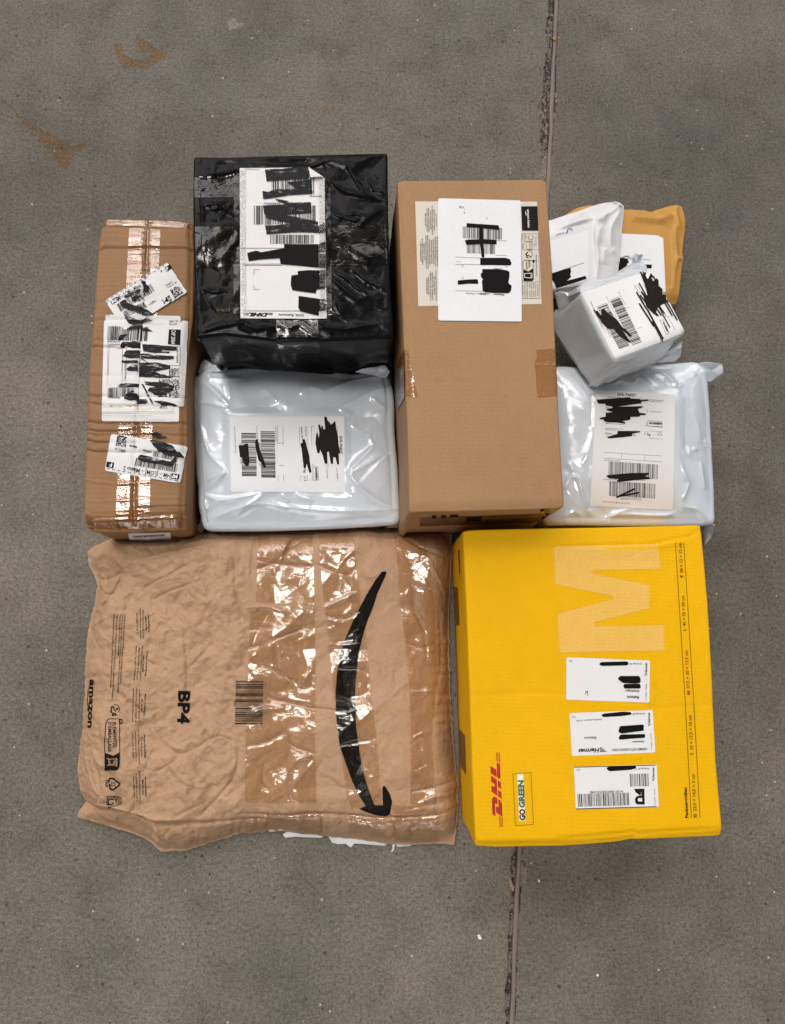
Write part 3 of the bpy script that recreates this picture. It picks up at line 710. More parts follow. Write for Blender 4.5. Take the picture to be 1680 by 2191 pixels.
# ================================================================== 1 yellow box
def ybox():
    t = thing('cardboard_box', 'large yellow box with a pale letter M and three white stickers, lower right', 'box', tuple(at(1260, 1450, 0)))
    fold_b = Q('y6', (170, 1122), (700, 1112), (1060, 1082), (1110, 1070), (1135, 1086), (1200, 1078), (1640, 1052))
    fold_t = Q('y5', (130, 204), (640, 192), (1240, 172), (1300, 152), (1350, 145), (1440, 128), (1500, 90))
    def zf(U, V, X, Y, PX, PY):
        fb = np.interp(PX, [p[0] for p in fold_b], [p[1] for p in fold_b]); ft = np.interp(PX, [p[0] for p in fold_t], [p[1] for p in fold_t])
        z = -0.0105*np.clip((PY-fb)/26, 0, 1.4)**1.15
        z += -0.0022*np.exp(-((PY-fb)/4.0)**2)*bumpf(PX, 1180, 1560, 60)
        z += -0.0016*np.exp(-((PY-ft)/3.0)**2) - 0.0025*np.clip((ft-PY)/45, 0, 1)
        z += 0.0012*np.exp(-((PY-ft-8)/6.0)**2)*bumpf(PX, 1230, 1490, 40)
        z += 0.0011*pn(X*7, Y*7, 2) + 0.0004*pn(X*26, Y*26, 3)
        z += seg_ridge(PX, PY, Q('y6', (75, 275), (500, 250), (900, 268), (1250, 345), (1600, 320)), -0.0006, 4, 2, False)
        return z
    def dent(ut, vt, arcl, z, tt):
        return 0.0015*pn(arcl*14, z*20, 4) + np.where(vt > 0.99, -0.004*bumpf(ut, 0.4, 0.75, 0.1)*np.sin(np.pi*tt), 0)
    s = loaf('carton_body', t, M['yellow'], Q('y5', (106, 92), (160, 86), (400, 80), (900, 72), (1512, 58)), Q('y5', (1512, 58), (1552, 500), (1578, 943)) + Q('y6', (1600, 660), (1640, 1104)),
             Q('y6', (182, 1164), (300, 1172), (700, 1164), (1000, 1142), (1120, 1120), (1200, 1120), (1640, 1104)), Q('y5', (106, 92), (120, 400), (134, 700), (143, 943)) + Q('y6', (160, 700), (182, 1164)),
             0.135, zf, 130, 170, 0.0028, 0.0006, 8, 4, lambda ut, vt: np.where(ut < 0.01, -0.001, 0.0), dent)
    g = 30
    decal('printed_letter', t, s, M['yellow_m'], [rrect(Q('y5', (644, 186), (1262, 172), (1270, 318), (905, 327), (868, 329), (860, 338), (868, 345), (1200, 412), (1207, 552), (885, 633), (876, 643), (886, 655), (1288, 648), (1296, 800), (675, 813), (664, 582), (980, 498), (992, 488), (980, 478), (652, 408)), 0.6)], 0.00035, 24, False)
    tx = [text('g3', 'Packsetgrößen', (440, 1952), (430, 1755), 20, 0.02), text('g3', 'XS', (495, 1952), (493, 1926), 20, 0.025), text('g3', '22,5 × 14,5 × 3 cm', (492, 1908), (480, 1668), 20),
          text('g3', 'S', (473, 1546), (472, 1534), 20, 0.025), text('g3', '25 × 17,5 × 10 cm', (472, 1514), (460, 1290), 20), text('g3', 'L', (426, 746), (425, 734), 20, 0.025), text('g3', '45 × 35 × 20 cm', (425, 716), (414, 520), 20),
          text('g3', 'F', (408, 402), (407, 388), 20, 0.025), text('g3', '38 × 12 × 12 cm', (407, 372), (396, 180), 20)]
    tx += [line(q('g3', 460, 1952), q('g3', 420, 1200), 1.1), line(q('g3', 420, 1200), q('g3', 357, 178), 1.1), line(q('g3', 516, 1952), q('g3', 475, 1200), 1.1), line(q('g3', 475, 1200), q('g3', 411, 178), 1.1)]
    decal('size_table', t, s, M['ink_brown'], tx, 0.0004, 20, False)
    decal('size_table_highlight', t, s, M['dark_red'], [text('g3', 'M', (452, 1158), (451, 1134), 20, 0.025), text('g3', '37,5 × 30 × 13,5 cm', (449, 1118), (436, 872), 20, 0.012)], 0.0004)
    r = [rrect(Q('y8', (345, 1367), (405, 1410), (395, 1150), (447, 1178), (445, 1058), (410, 1032), (375, 1022), (350, 1038), (335, 1080)), 1), rrect(Q('y8', (420, 1335), (545, 1420), (535, 1190), (525, 1130), (500, 1092), (462, 1070), (468, 1232), (415, 1206)), 1),
         Q('y8', (315, 600), (430, 685), (445, 1005), (328, 920), (323, 798), (385, 835), (390, 770), (320, 728)), Q('y8', (452, 692), (512, 740), (518, 872), (455, 825)), Q('y8', (455, 888), (522, 935), (527, 1065), (460, 1015)),
         Q('y8', (305, 410), (422, 490), (428, 635), (312, 555)), Q('y8', (430, 342), (495, 385), (507, 630), (500, 655), (485, 665), (460, 657), (437, 630))]
    for a, b in (((427, 145), (436, 320)), ((454, 145), (462, 338)), ((479, 145), (490, 356)), ((485, 1405), (494, 1620)), ((512, 1422), (521, 1620)), ((540, 1440), (547, 1617))): r.append(line(q('y8', *a), q('y8', *b), 1.4))
    decal('courier_logo', t, s, M['red'], r, 0.0004)
    b = [(750, 570), (1105, 548), (1158, 1572), (800, 1593), (750, 570)]
    decal('emblem_frame', t, s, M['dark_green'], poly('y8', b, 1.0), 0.0004)
    decal('emblem_ground', t, s, M['white_ink'], [Q('y8', (835, 575), (950, 570), (997, 1495), (878, 1500))], 0.0004)
    decal('emblem_lettering', t, s, M['ink'], [text('y8', 'GO', (990, 1488), (983, 1262), 108, 0.04, 0.06)], 0.0006)
    decal('emblem_lettering', t, s, M['green'], [text('y8', 'GREEN', (981, 1240), (956, 690), 108, 0.04, 0.06)], 0.0006)
    decal('side_tape', t, s, M['side_tape'], [Q('f8', (62, 405), (86, 410), (98, 655), (74, 655))], 0.0006, 6)
    decal('side_tape', t, s, M['side_tape'], [Q('f8', (90, 1325), (132, 1378), (139, 1634), (106, 1580))], 0.0006, 6)
    decal('side_logo', t, s, ink('maroon_print', (0.10, 0.008, 0.004)), [text('f8', 'GoGreen', (88, 165), (97, 320), 9, 0.03)], 0.0006)
    # three stickers
    def sticker(quad, mat, rad=4):
        return decal('sticker', t, s, mat, [rrect(Q('y7', *quad), rad)], 0.0005)
    a = sticker([(150, 95), (1262, 140), (1252, 700), (148, 660)], M['label']); z = 0.0007
    decal('printed_text', a, s, M['ink'], [text('y7', '3/3', (228, 135), (188, 133), 24), text('y7', 'Sendungs-ID:', (1155, 178), (985, 174), 22), text('y7', 'Hermes', (1222, 318), (1222, 170), 30, 0.02, 0.2), text('y7', 'Empfänger:', (1115, 535), (930, 532), 26, 0.012),
          text('y7', 'Retoure', (1113, 612), (955, 608), 40, 0.015), text('y7', 'D', (437, 545), (400, 545), 62, 0.02), text('y7', '17.12.2024   12:56:50', (1215, 668), (1217, 450), 16)] + [line(q('y7', 1190+10*k, 350-6*k), q('y7', 1190+10*k, 322), 0.8) for k in range(4)], z)
    decal('marker_scribble', a, s, M['marker'], [rrect(Q('y7', (580, 190), (610, 160), (960, 152), (980, 180), (960, 205), (620, 212)), 3), rrect(Q('y7', (830, 385), (860, 345), (1115, 345), (1135, 380), (1135, 435), (1080, 448), (900, 438)), 3), rrect(Q('y7', (903, 475), (920, 450), (1130, 450), (1137, 500), (1125, 512), (920, 512)), 2)], 0.0009)
    a = sticker([(190, 838), (1295, 797), (1333, 1360), (225, 1410)], M['label'])
    decal('printed_text', a, s, M['ink'], [text('y7', '2/3', (270, 876), (230, 878), 24), text('y7', 'Sendungs-ID:', (1192, 836), (1020, 842), 22), text('y7', 'Hermes', (1262, 975), (1258, 830), 30, 0.02, 0.2), text('y7', 'PaketShop-Nummer:  661500', (620, 912), (282, 930), 22), text('y7', 'Retoure', (545, 1150), (388, 1155), 34, 0.01),
          text('y7', 'Absender:', (1184, 1205), (1018, 1210), 26, 0.012), text('y7', 'HERMES RETOURENSCHEIN', (1223, 1298), (760, 1312), 34), text('y7', 'Hermes', (585, 1302), (310, 1316), 58, 0.02, 0.2), text('y7', '17.12.2024   12:56:50', (1292, 1328), (1278, 1110), 16)]
          + [line(q('y7', 595, 1348-17*k), q('y7', 680-20*k, 1346-17*k), 1.6) for k in range(4)] + [line(q('y7', 1240+8*k, 1015-8*k), q('y7', 1240+8*k, 980), 0.8) for k in range(4)], z)
    decal('marker_scribble', a, s, M['marker'], [rrect(Q('y7', (610, 865), (640, 845), (900, 818), (1010, 825), (1018, 858), (900, 875), (640, 892)), 3), rrect(Q('y7', (838, 1085), (860, 1010), (1175, 988), (1182, 1015), (1172, 1035), (1183, 1070), (880, 1110)), 3), rrect(Q('y7', (838, 1170), (870, 1122), (1195, 1115), (1197, 1165), (1000, 1178), (860, 1192)), 3)], 0.0009)
    a = sticker([(250, 1550), (1350, 1520), (1378, 2090), (275, 2115)], M['label'])
    decal('printed_text', a, s, M['ink'], [text('y7', '1/3', (328, 1580), (288, 1582), 24), text('y7', 'Sendungs-ID: H1', (1250, 1566), (1060, 1570), 22), text('y7', 'Hermes', (1320, 1705), (1316, 1560), 30, 0.02, 0.2), text('y7', 'H1031580029459301048', (900, 1862), (468, 1872), 34), text('y7', '17.12.2024   12:56:50', (1335, 2062), (1328, 1842), 16)]
          + [line(q('y7', 255, 1556), q('y7', 1328, 1530), 1.6), line(q('y7', 280, 2110), q('y7', 1350, 2080), 1.8), line(q('y7', 1328, 1522), q('y7', 1328, 1534), 1.4)] + [line(q('y7', 1295+8*k, 1745-8*k), q('y7', 1295+8*k, 1710), 0.8) for k in range(4)]
          + [Q('y7', (1048, 1843), (1185, 1840), (1187, 1880), (1140, 1885), (1142, 1925), (1118, 1925), (1070, 1890)), Q('y7', (1142, 1885), (1187, 1880), (1190, 2052), (1160, 2052), (1155, 1960), (1148, 1925)), Q('y7', (1060, 1975), (1080, 1945), (1120, 1930), (1150, 1930), (1155, 1965), (1110, 1965), (1095, 1985), (1065, 2010)), Q('y7', (1060, 1985), (1098, 1985), (1105, 2010), (1160, 2012), (1165, 2052), (1085, 2048), (1065, 2025))], z)
    decal('barcode', a, s, M['ink'], bars('y7', (297, 1912), (975, 1893), (10, 168), 44, 5), z)
    decal('barcode', a, s, M['ink'], bars('y7', (990, 1645), (1236, 1640), (8, 168), 17, 6), z)
    decal('marker_scribble', a, s, M['marker'], [rrect(Q('y7', (680, 1575), (700, 1550), (1000, 1540), (1078, 1540), (1075, 1570), (1000, 1590), (720, 1610)), 3)], 0.0009)
    return s
ybox()

# ================================================================== 2 tall brown carton
def bcarton():
    t = thing('cardboard_box', 'plain tall brown carton with a white label stuck over a cream label', 'box', tuple(at(1030, 760, 0)))
    def zf(U, V, X, Y, PX, PY):
        z = 0.0010*pn(X*6, Y*6, 11) + 0.0003*pn(X*30, Y*30, 12)
        z -= 0.002*np.clip((V-0.972)/0.028, 0, 1)**1.6
        z -= 0.0030*np.clip((0.05-U)/0.05, 0, 1)**2
        z += seg_ridge(PX, PY, Q('z6', (250, 325), (600, 322), (1300, 318)), -0.0004, 3, 2, False)
        return z
    s = loaf('carton_body', t, M['carton'], Q('z5', (117, 97), (600, 95), (1480, 86), (1508, 104)), Q('z5', (1508, 104), (1560, 900), (1594, 1680)) + Q('z6', (1500, 700), (1546, 1392)),
             Q('z6', (215, 1438), (800, 1425), (1300, 1412), (1500, 1405), (1546, 1392)), Q('z5', (117, 97), (150, 900), (182, 1680)) + Q('z6', (195, 700), (215, 1438)), 0.19, zf, 110, 150, 0.0020, 0.0006, 8, 4,
             lambda ut, vt: np.where(ut < 0.01, 0.007, 0.0), lambda ut, vt, arcl, z, tt: 0.0015*pn(arcl*9, z*15, 6))
    strip('side_tape', t, s, M['tape_b'], Q('z6', (1300, 44), (1310, 100), (1284, 150), (1305, 280), (1300, 320), (1316, 458)), Q('z6', (1472, 30), (1488, 240), (1494, 440)), 0.0006, 40, 12, 0.4)
    strip('side_tape', t, s, M['tape_b'], Q('z6', (162, 40), (166, 250), (176, 450)), Q('z6', (208, 40), (222, 150), (240, 250), (262, 360), (282, 448)), 0.0006, 40, 8, 0.4)
    # the torn-loose end of the tape clings to the wall on the left
    decal('loose_tape', t, s, M['brown_tape'], [Q('g4', (150, 112), (158, 115), (165, 330), (78, 300))], 0.0007, 6)
    decal('loose_tape', t, s, film('dull_tape', (0.27, 0.24, 0.21), 0.18, 0.6, 0.7, 0.6, 0, 0.2), [Q('g4', (78, 302), (163, 332), (166, 630), (88, 770), (52, 560), (60, 400))], 0.0009, 5)
    # cream product label
    a = decal('product_label', t, s, M['label_cream'], [Q('z5', (283, 295), (1420, 297), (1462, 1252), (312, 1272))], 0.0004, 60, False)
    z = 0.0006
    L = [('LES PRODUITS', 476, 410, 525), ('AMAZON BASICS VENDUS', 457, 370, 570), ('PAR AMAZON.COM OU AMAZON.CA', 440, 335, 608), ('SONT DISTRIBUÉS PAR', 424, 382, 560), ('AMAZON.COM SERVICES LLC,', 406, 355, 585), ('410 TERRY AVE N, SEATTLE,', 390, 362, 580), ('WA 98109, USA', 375, 405, 530),
         ('DIE GEKOCHT ZIJN BIJ AMAZON.NL', 486, 625, 905), ('WORDEN GEDISTRIBUEERD DOOR /', 468, 625, 910), ('PRODUKTY AMAZON BASICS', 450, 650, 880), ('ZAKUPIONE NA AMAZON.PL', 433, 655, 880), ('SĄ DYSTRYBUOWANE PRZEZ /', 415, 648, 890), ('AMAZON BASICS-PRODUKTER INKÖPTA', 398, 610, 928), ('FRÅN AMAZON.SE DISTRIBUERAS AV /', 381, 615, 925), ('AMAZON EU S.À R.L.', 364, 685, 850), ('38 AVENUE JOHN F. KENNEDY,', 347, 645, 890), ('L-1855 LUXEMBOURG', 331, 672, 855),
         ('PURCHASED FROM AMAZON.CO.UK', 474, 940, 1225), ('ARE DISTRIBUTED BY', 456, 990, 1170), ('AMAZON EU SARL, UK BRANCH,', 440, 955, 1218), ('1 PRINCIPAL PLACE, WORSHIP ST,', 422, 950, 1222), ('LONDON EC2A 2FA,', 405, 1000, 1170), ('UNITED KINGDOM', 389, 1010, 1160)]
    P = [text('z5', b, (x-4, y0), (x, y1), 11, 0.004) for b, x, y0, y1 in L]
    R_ = [('FOR UK ONLY', 1405, 625, 712, 10), ('UNIQUEMENT POUR LA FRANCE', 1408, 790, 995, 11), ('SOLO PER ITALIA', 1422, 1065, 1178, 12), ('SCATOLA   SACCHETTO', 1402, 1055, 1198, 10), ('PAP 20     HDPE 2', 1384, 1060, 1185, 10), ('RACCOLTA  RACCOLTA', 1366, 1055, 1195, 10), ('CARTA      PLASTICA', 1348, 1060, 1190, 10), ('RACCOLTA DIFFERENZIATA', 1324, 1050, 1200, 10), ('Verifica le disposizioni', 1304, 1065, 1190, 10), ('del tuo Comune', 1288, 1080, 1170, 10), ('BOÎTE', 1340, 850, 912, 16), ('+ SACHET', 1316, 850, 935, 16), ('BOX', 1312, 615, 645, 10), ('BAG', 1388, 690, 715, 10), ('Recycle', 1282, 610, 660, 11), ("Don't recycle", 1290, 672, 742, 9), ('at home', 1282, 690, 735, 9), ('recycle with bags', 1362, 678, 742, 8), ('at larger stores', 1348, 680, 740, 8)]
    P += [text('z5', b, (x-2, y0), (x, y1), c) for b, x, y0, y1, c in R_]
    P += poly('z5', [(1280, 598), (1432, 598), (1446, 1200), (1284, 1203), (1272, 598)], 0.7) + poly('z5', [(1300, 668), (1390, 668)], 0.6) + poly('z5', [(1304, 600), (1306, 668)], 0.6) + poly('z5', [(1318, 672), (1375, 672), (1378, 742), (1320, 742), (1318, 672)], 0.6) + poly('z5', [(1282, 748), (1436, 746)], 0.6) + poly('z5', [(1284, 1048), (1440, 1045)], 0.6)
    P += [arc('z5', (1360, 632), 23, -60, 230, 5)] + [arc('z5', (1342, 788), 33, -110, 75, 5)] + [Q('z5', (1310, 790), (1328, 765), (1336, 772), (1322, 796), (1352, 800), (1350, 808), (1318, 806)), Q('z5', (1312, 812), (1330, 810), (1338, 826), (1322, 822)), Q('z5', (1346, 812), (1366, 806), (1358, 826))]
    P += poly('z5', [(1384, 850), (1300, 842), (1286, 860), (1290, 930), (1338, 952), (1384, 920), (1384, 850)], 1.0) + [Q('z5', (1290, 932), (1338, 955), (1386, 922), (1388, 1025), (1375, 1040), (1292, 1040)), Q('z5', (1376, 842), (1398, 840), (1398, 868), (1378, 868))]
    P += [Q('z5', (1271, 343), (1422, 341), (1432, 570), (1279, 570))]
    decal('printed_text', a, s, M['ink'], P, z)
    decal('printed_logo', a, s, M['white_ink'], [text('z5', 'amazon basics', (1326, 372), (1334, 542), 21, 0.012), Q('z5', (1310, 385), (1314, 386), (1316, 405), (1322, 425), (1316, 428), (1310, 408))] + poly('z5', [(1372, 965), (1372, 1012), (1302, 1005), (1302, 970), (1372, 965)], 1.2) + poly('z5', [(1362, 970), (1362, 1008)], 1.0), 0.0008)
    # white return label
    a = decal('shipping_label', t, s, M['label_cool'], [rrect(Q('z5', (497, 268), (1265, 288), (1276, 1418), (497, 1408)), 4)], 0.0010, 60, False)
    z = 0.0012
    decal('printed_text', a, s, M['ink'], [text('z5', 'Retoure', (1112, 1160), (1018, 1157), 22, 0.01), text('z5', 'DHL', (950, 1155), (885, 1152), 18, 0.02, 0.3), text('z5', '| Hermes', (845, 1154), (755, 1150), 16), text('z5', '1 / 1', (703, 852), (670, 852), 16), text('z5', 'Germany', (1092, 922), (1015, 920), 13)]
          + poly('z5', [(657, 817), (890, 826)], 0.7) + poly('z5', [(1040, 664), (1133, 667)], 0.7) + poly('z5', [(1030, 800), (1137, 803)], 0.7) + poly('z5', [(657, 886), (890, 889)], 0.7) + poly('z5', [(657, 1132), (920, 1136)], 0.7) + poly('z5', [(720, 912), (720, 898), (738, 898)], 0.7) + poly('z5', [(1124, 905), (1140, 905), (1140, 918)], 0.7) + poly('z5', [(720, 1000), (720, 1013), (738, 1013)], 0.7) + poly('z5', [(860, 1157), (975, 1160)], 1.2), z)
    decal('barcode', a, s, M['ink'], bars('z5', (727, 533), (1090, 546), (0, 110), 38, 11), z)
    decal('barcode', a, s, M['ink'], bars('z5', (764, 692), (1026, 700), (0, 90), 30, 12), z)
    decal('marker_scribble', a, s, M['marker'], [Q('z5', (762, 502), (1062, 522), (1062, 565), (915, 552), (916, 650), (1040, 658), (1042, 700), (918, 695), (928, 812), (920, 825), (900, 815), (888, 700), (760, 705), (744, 664), (772, 655), (878, 652), (878, 545), (760, 540)),
          rrect(Q('z5', (888, 825), (1120, 825), (1165, 838), (1182, 880), (1170, 897), (1000, 893), (888, 893)), 2), rrect(Q('z5', (906, 930), (1050, 930), (1130, 940), (1162, 955), (1160, 1010), (1150, 1060), (1182, 1085), (1176, 1130), (1155, 1155), (1000, 1152), (930, 1145), (910, 1130), (905, 1040), (915, 1025), (895, 1005), (893, 970), (908, 965)), 1.5), rrect(Q('z5', (678, 1036), (760, 1028), (865, 1024), (872, 1068), (770, 1066), (680, 1077)), 2)]
          + [stroke('z5', a_, b_, w) for a_, b_, w in (((697, 345), (693, 358), 5), ((708, 342), (702, 362), 5), ((720, 345), (716, 365), 5), ((733, 350), (730, 362), 5), ((742, 372), (744, 378), 5), ((738, 398), (742, 412), 6), ((952, 448), (948, 466), 4))], 0.0014)
    decal('end_tape', t, s, film('end_tape', (0.15, 0.075, 0.030), 0.2, 0.5, 0.3, 0.2), [Q('z6', (300, 1490), (1440, 1450), (1400, 1520), (300, 1560))], 0.0006, 8)
    decal('end_print', t, s, M['ink_brown'], [Q('z6', (405, 1466), (440, 1465), (442, 1488), (407, 1489)), Q('z6', (485, 1464), (525, 1463), (527, 1484), (487, 1486)), Q('z6', (560, 1462), (630, 1460), (632, 1478), (562, 1480)), Q('z6', (700, 1480), (830, 1476), (832, 1510), (702, 1515))], 0.0009)
    return s
bcarton()

# ================================================================== 3 black wrapped parcel
def black():
    t = thing('wrapped_parcel', 'square parcel wrapped in shiny black plastic and black tape with a scribbled white label', 'parcel', tuple(at(630, 540, 0)))
    lab = Q('z3', (430, 185), (965, 180), (1090, 265), (1108, 1360), (435, 1358))
    folds = [([(70, 250), (300, 225), (430, 195), (470, 170), (980, 165), (1060, 140), (1170, 110)], 0.0030, 5), ([(1100, 240), (1230, 360), (1560, 440)], 0.0028, 6), ([(1180, 300), (1260, 380), (1480, 420)], 0.0022, 6), ([(1235, 80), (1300, 220), (1390, 380), (1480, 420)], 0.0022, 4), ([(1420, 240), (1480, 350), (1580, 390)], 0.002, 5),
             ([(140, 480), (260, 470), (320, 510), (380, 560)], 0.003, 9), ([(200, 520), (260, 500), (330, 430)], 0.003, 9), ([(250, 600), (310, 540), (380, 440)], 0.0025, 8), ([(1100, 500), (1200, 560), (1330, 600), (1400, 570), (1340, 540), (1260, 550), (1240, 590)], 0.0028, 7), ([(1350, 640), (1450, 560), (1580, 480)], 0.003, 10), ([(250, 940), (340, 830), (400, 760), (420, 660)], 0.0022, 6),
             ([(1160, 990), (1260, 1040), (1330, 1110), (1440, 1190)], 0.0035, 14), ([(1150, 1050), (1240, 1130), (1380, 1240)], 0.0035, 14), ([(1180, 1210), (1230, 1330)], 0.0025, 10), ([(1300, 960), (1420, 1060), (1560, 1120)], 0.003, 14), ([(130, 1120), (220, 1150), (330, 1140)], 0.0025, 12), ([(90, 1480), (260, 1420), (420, 1390), (560, 1440), (700, 1420)], 0.003, 12), ([(420, 1360), (450, 1430), (520, 1480)], 0.0025, 8), ([(1050, 1430), (1250, 1440), (1500, 1400)], 0.0025, 12), ([(1060, 1380), (1160, 1480)], 0.0022, 9),
             ([(715, 1420), (760, 1400), (800, 1430), (850, 1425), (900, 1400), (960, 1450), (1040, 1490)], 0.003, 8), ([(90, 150), (140, 500), (130, 900), (110, 1300)], 0.0018, 7), ([(240, 110), (225, 260), (190, 400)], 0.0016, 5), ([(100, 110), (500, 100), (1000, 95), (1560, 90)], 0.002, 6)]
    def zf(U, V, X, Y, PX, PY):
        lm = in_quad(PX, PY, [lab[0], lab[1], lab[2], lab[3], lab[4]], 10)
        w = 0.0012*crumple(X, Y, 17, 22) + 0.0014*facets(X, Y, 0.040, 23) + 0.0008*facets(X, Y, 0.018, 24) + 0.0003*facets(X, Y, 0.008, 25)
        for p, a, wd in folds: w = w + seg_ridge(PX, PY, Q('z3', *p), a, wd*0.45, 1.0)
        z = w*(1-0.93*lm)*np.clip(np.minimum(np.minimum(U, 1-U), np.minimum(V, 1-V))/0.03+0.1, 0, 1)
        return z + 0.0015*pn(X*5, Y*5, 3)
    s = loaf('plastic_wrapping', t, M['black_film'], Q('z3', (66, 88), (300, 92), (700, 78), (1200, 66), (1584, 58)), Q('z3', (1584, 58), (1590, 700), (1605, 1100), (1630, 1500)), Q('z3', (84, 1505), (300, 1480), (700, 1530), (1100, 1530), (1400, 1515), (1630, 1500)), Q('z3', (66, 88), (62, 500), (70, 1000), (84, 1505)), 0.18, zf, 200, 200, 0.0035, 0.0006, 16, 5,
             lambda ut, vt: np.where(vt > 0.985, -0.012, -0.004), lambda ut, vt, arcl, z, tt: np.sin(np.pi*min(tt, 1))*(0.0045*facets(arcl, z*1.3, 0.05, 27, WALL) + 0.0022*facets(arcl, z*1.6, 0.02, 28, WALL)), False, 0.0015, 26, 7)
    decal('black_tape', t, s, M['black_tape'], [Q('z3', (80, 640), (428, 640), (428, 948), (88, 960))], 0.0006, 7)
    decal('black_tape', t, s, M['black_tape'], [Q('z3', (1108, 628), (1588, 625), (1594, 938), (1108, 945))], 0.0006, 7)
    decal('black_tape', t, s, M['black_tape'], [Q('z3', (382, 250), (428, 225), (435, 1325), (382, 1325))], 0.0009, 7)
    decal('black_tape', t, s, M['black_tape'], [Q('z3', (1100, 290), (1136, 290), (1150, 1330), (1112, 1335))], 0.0009, 7)
    decal('black_tape', t, s, M['black_tape'], [Q('z3', (715, 1366), (1045, 1364), (1046, 1495), (1050, 1530), (1058, 1620), (740, 1620), (718, 1500))], 0.0009, 7)
    decal('black_tape', t, s, M['black_tape'], [Q('z3', (75, 250), (420, 200), (428, 410), (78, 412))], 0.0006, 7)
    a = decal('shipping_label', t, s, M['label'], [Q('z3', (430, 185), (965, 180), (1090, 265), (1108, 1360), (435, 1358))], 0.0012, 18)
    z = 0.0016
    # the lifted, folded-over corner of the label
    V = []; F = []
    p = Q('z3', (965, 180), (1088, 262), (1070, 268), (985, 275)); hs = (0.002, 0.002, 0.006, 0.006)
    for (x, y), h in zip(p, hs): V.append(hit(s, x, y, h))
    co = obj('label_corner', V, [(0, 3, 2, 1) if (V[3]-V[0]).cross(V[2]-V[0]).dot(EYE-V[0]) > 0 else (0, 1, 2, 3)], M['label_grey'], a)
    decal('printed_text', a, s, M['ink'], [text('z3', 'DHL Retoure', (928, 1326), (735, 1324), 20), text('z3', 'DHL', (655, 1318), (500, 1316), 28, 0.04, 0.35), text('z3', 'Identcode', (1072, 402), (975, 400), 13), text('z3', '533225033', (745, 458), (620, 456), 15), text('z3', 'OTTO Ideenwelt', (580, 192), (478, 192), 9)]
          + poly('z3', [(434, 812), (780, 812)], 0.8) + poly('z3', [(460, 936), (750, 935)], 0.8) + poly('z3', [(460, 946), (760, 946)], 0.8) + poly('z3', [(460, 1301), (1050, 1301)], 0.9) + poly('z3', [(541, 1022), (541, 980), (585, 980)], 0.8) + poly('z3', [(541, 1097), (541, 1133), (585, 1133)], 0.8)
          + [line(q('z3', 460, 1318+8*k), q('z3', 500, 1318+8*k), 0.9) for k in range(3)] + [line(q('z3', 655, 1318+6*k), q('z3', 688, 1318+6*k), 0.9) for k in range(3)], z, 25)
    decal('barcode', a, s, M['ink'], bars('z3', (680, 240), (1010, 240), (0, 150), 32, 21), z, 25)
    decal('barcode', a, s, M['ink'], bars('z3', (540, 480), (1022, 478), (0, 147), 46, 22), z, 25)
    decal('barcode', a, s, M['ink'], bars('z3', (668, 708), (1006, 706), (0, 70), 34, 23), z, 25)
    def rough_poly(v, pts, amp=1.2, n=90):
        p = resample(Q(v, *(pts+pts[:1])), n); k = np.arange(n)
        p = p + np.stack([amp*pn(k*0.7, k*0+3, 5), amp*pn(k*0.7, k*0+9, 6)], 1); return [tuple(x) for x in p[:-1]]
    sc = [[(627, 200), (700, 195), (850, 185), (978, 178), (975, 270), (800, 280), (640, 292)], [(800, 300), (985, 275), (1000, 388), (820, 400), (612, 432), (608, 365), (650, 375), (700, 355), (880, 350)], [(700, 425), (860, 455), (985, 455), (990, 500), (880, 495), (730, 450)], [(612, 480), (985, 458), (992, 542), (760, 552), (680, 560), (620, 540)], [(625, 545), (760, 548), (1040, 605), (1042, 652), (900, 640), (700, 595), (640, 575)], [(627, 628), (700, 635), (800, 625), (1040, 645), (1092, 612), (1098, 695), (850, 690), (640, 705)],
          [(778, 778), (820, 782), (1045, 782), (1048, 965), (900, 950), (750, 938), (740, 890), (776, 830)], [(490, 850), (560, 832), (600, 845), (780, 812), (782, 888), (600, 900), (500, 914)], [(1048, 780), (1112, 755), (1102, 842), (1048, 850)], [(1050, 858), (1112, 862), (1112, 968), (1050, 966)], [(882, 992), (960, 985), (1100, 985), (1100, 1130), (1030, 1135), (1022, 1165), (840, 1140), (828, 1100), (833, 1025), (885, 1020)], [(890, 1185), (1050, 1208), (1106, 1208), (1106, 1298), (1050, 1302), (1045, 1340), (905, 1305), (888, 1280)]]
    decal('marker_scribble', a, s, M['marker_dry'], [rough_poly('z3', p) for p in sc[:6]], 0.0021, 25)
    decal('marker_scribble', a, s, M['marker'], [rough_poly('z3', p) for p in sc[6:]], 0.0021, 25)
    strip('clear_tape', t, s, M['tape_k'], Q('z3', (1046, 300), (1052, 900), (1056, 1350)), Q('z3', (1094, 270), (1104, 900), (1116, 1356)), 0.0027, 50, 5)
    strip('clear_tape', t, s, M['tape_k'], Q('z3', (432, 200), (436, 900), (440, 1352)), Q('z3', (478, 195), (480, 900), (484, 1352)), 0.0027, 50, 5)
    strip('clear_tape', t, s, M['tape_k'], Q('z3', (715, 1372), (725, 1490)), Q('z3', (1040, 1370), (1044, 1490)), 0.0014, 14, 24)
    return s
black()

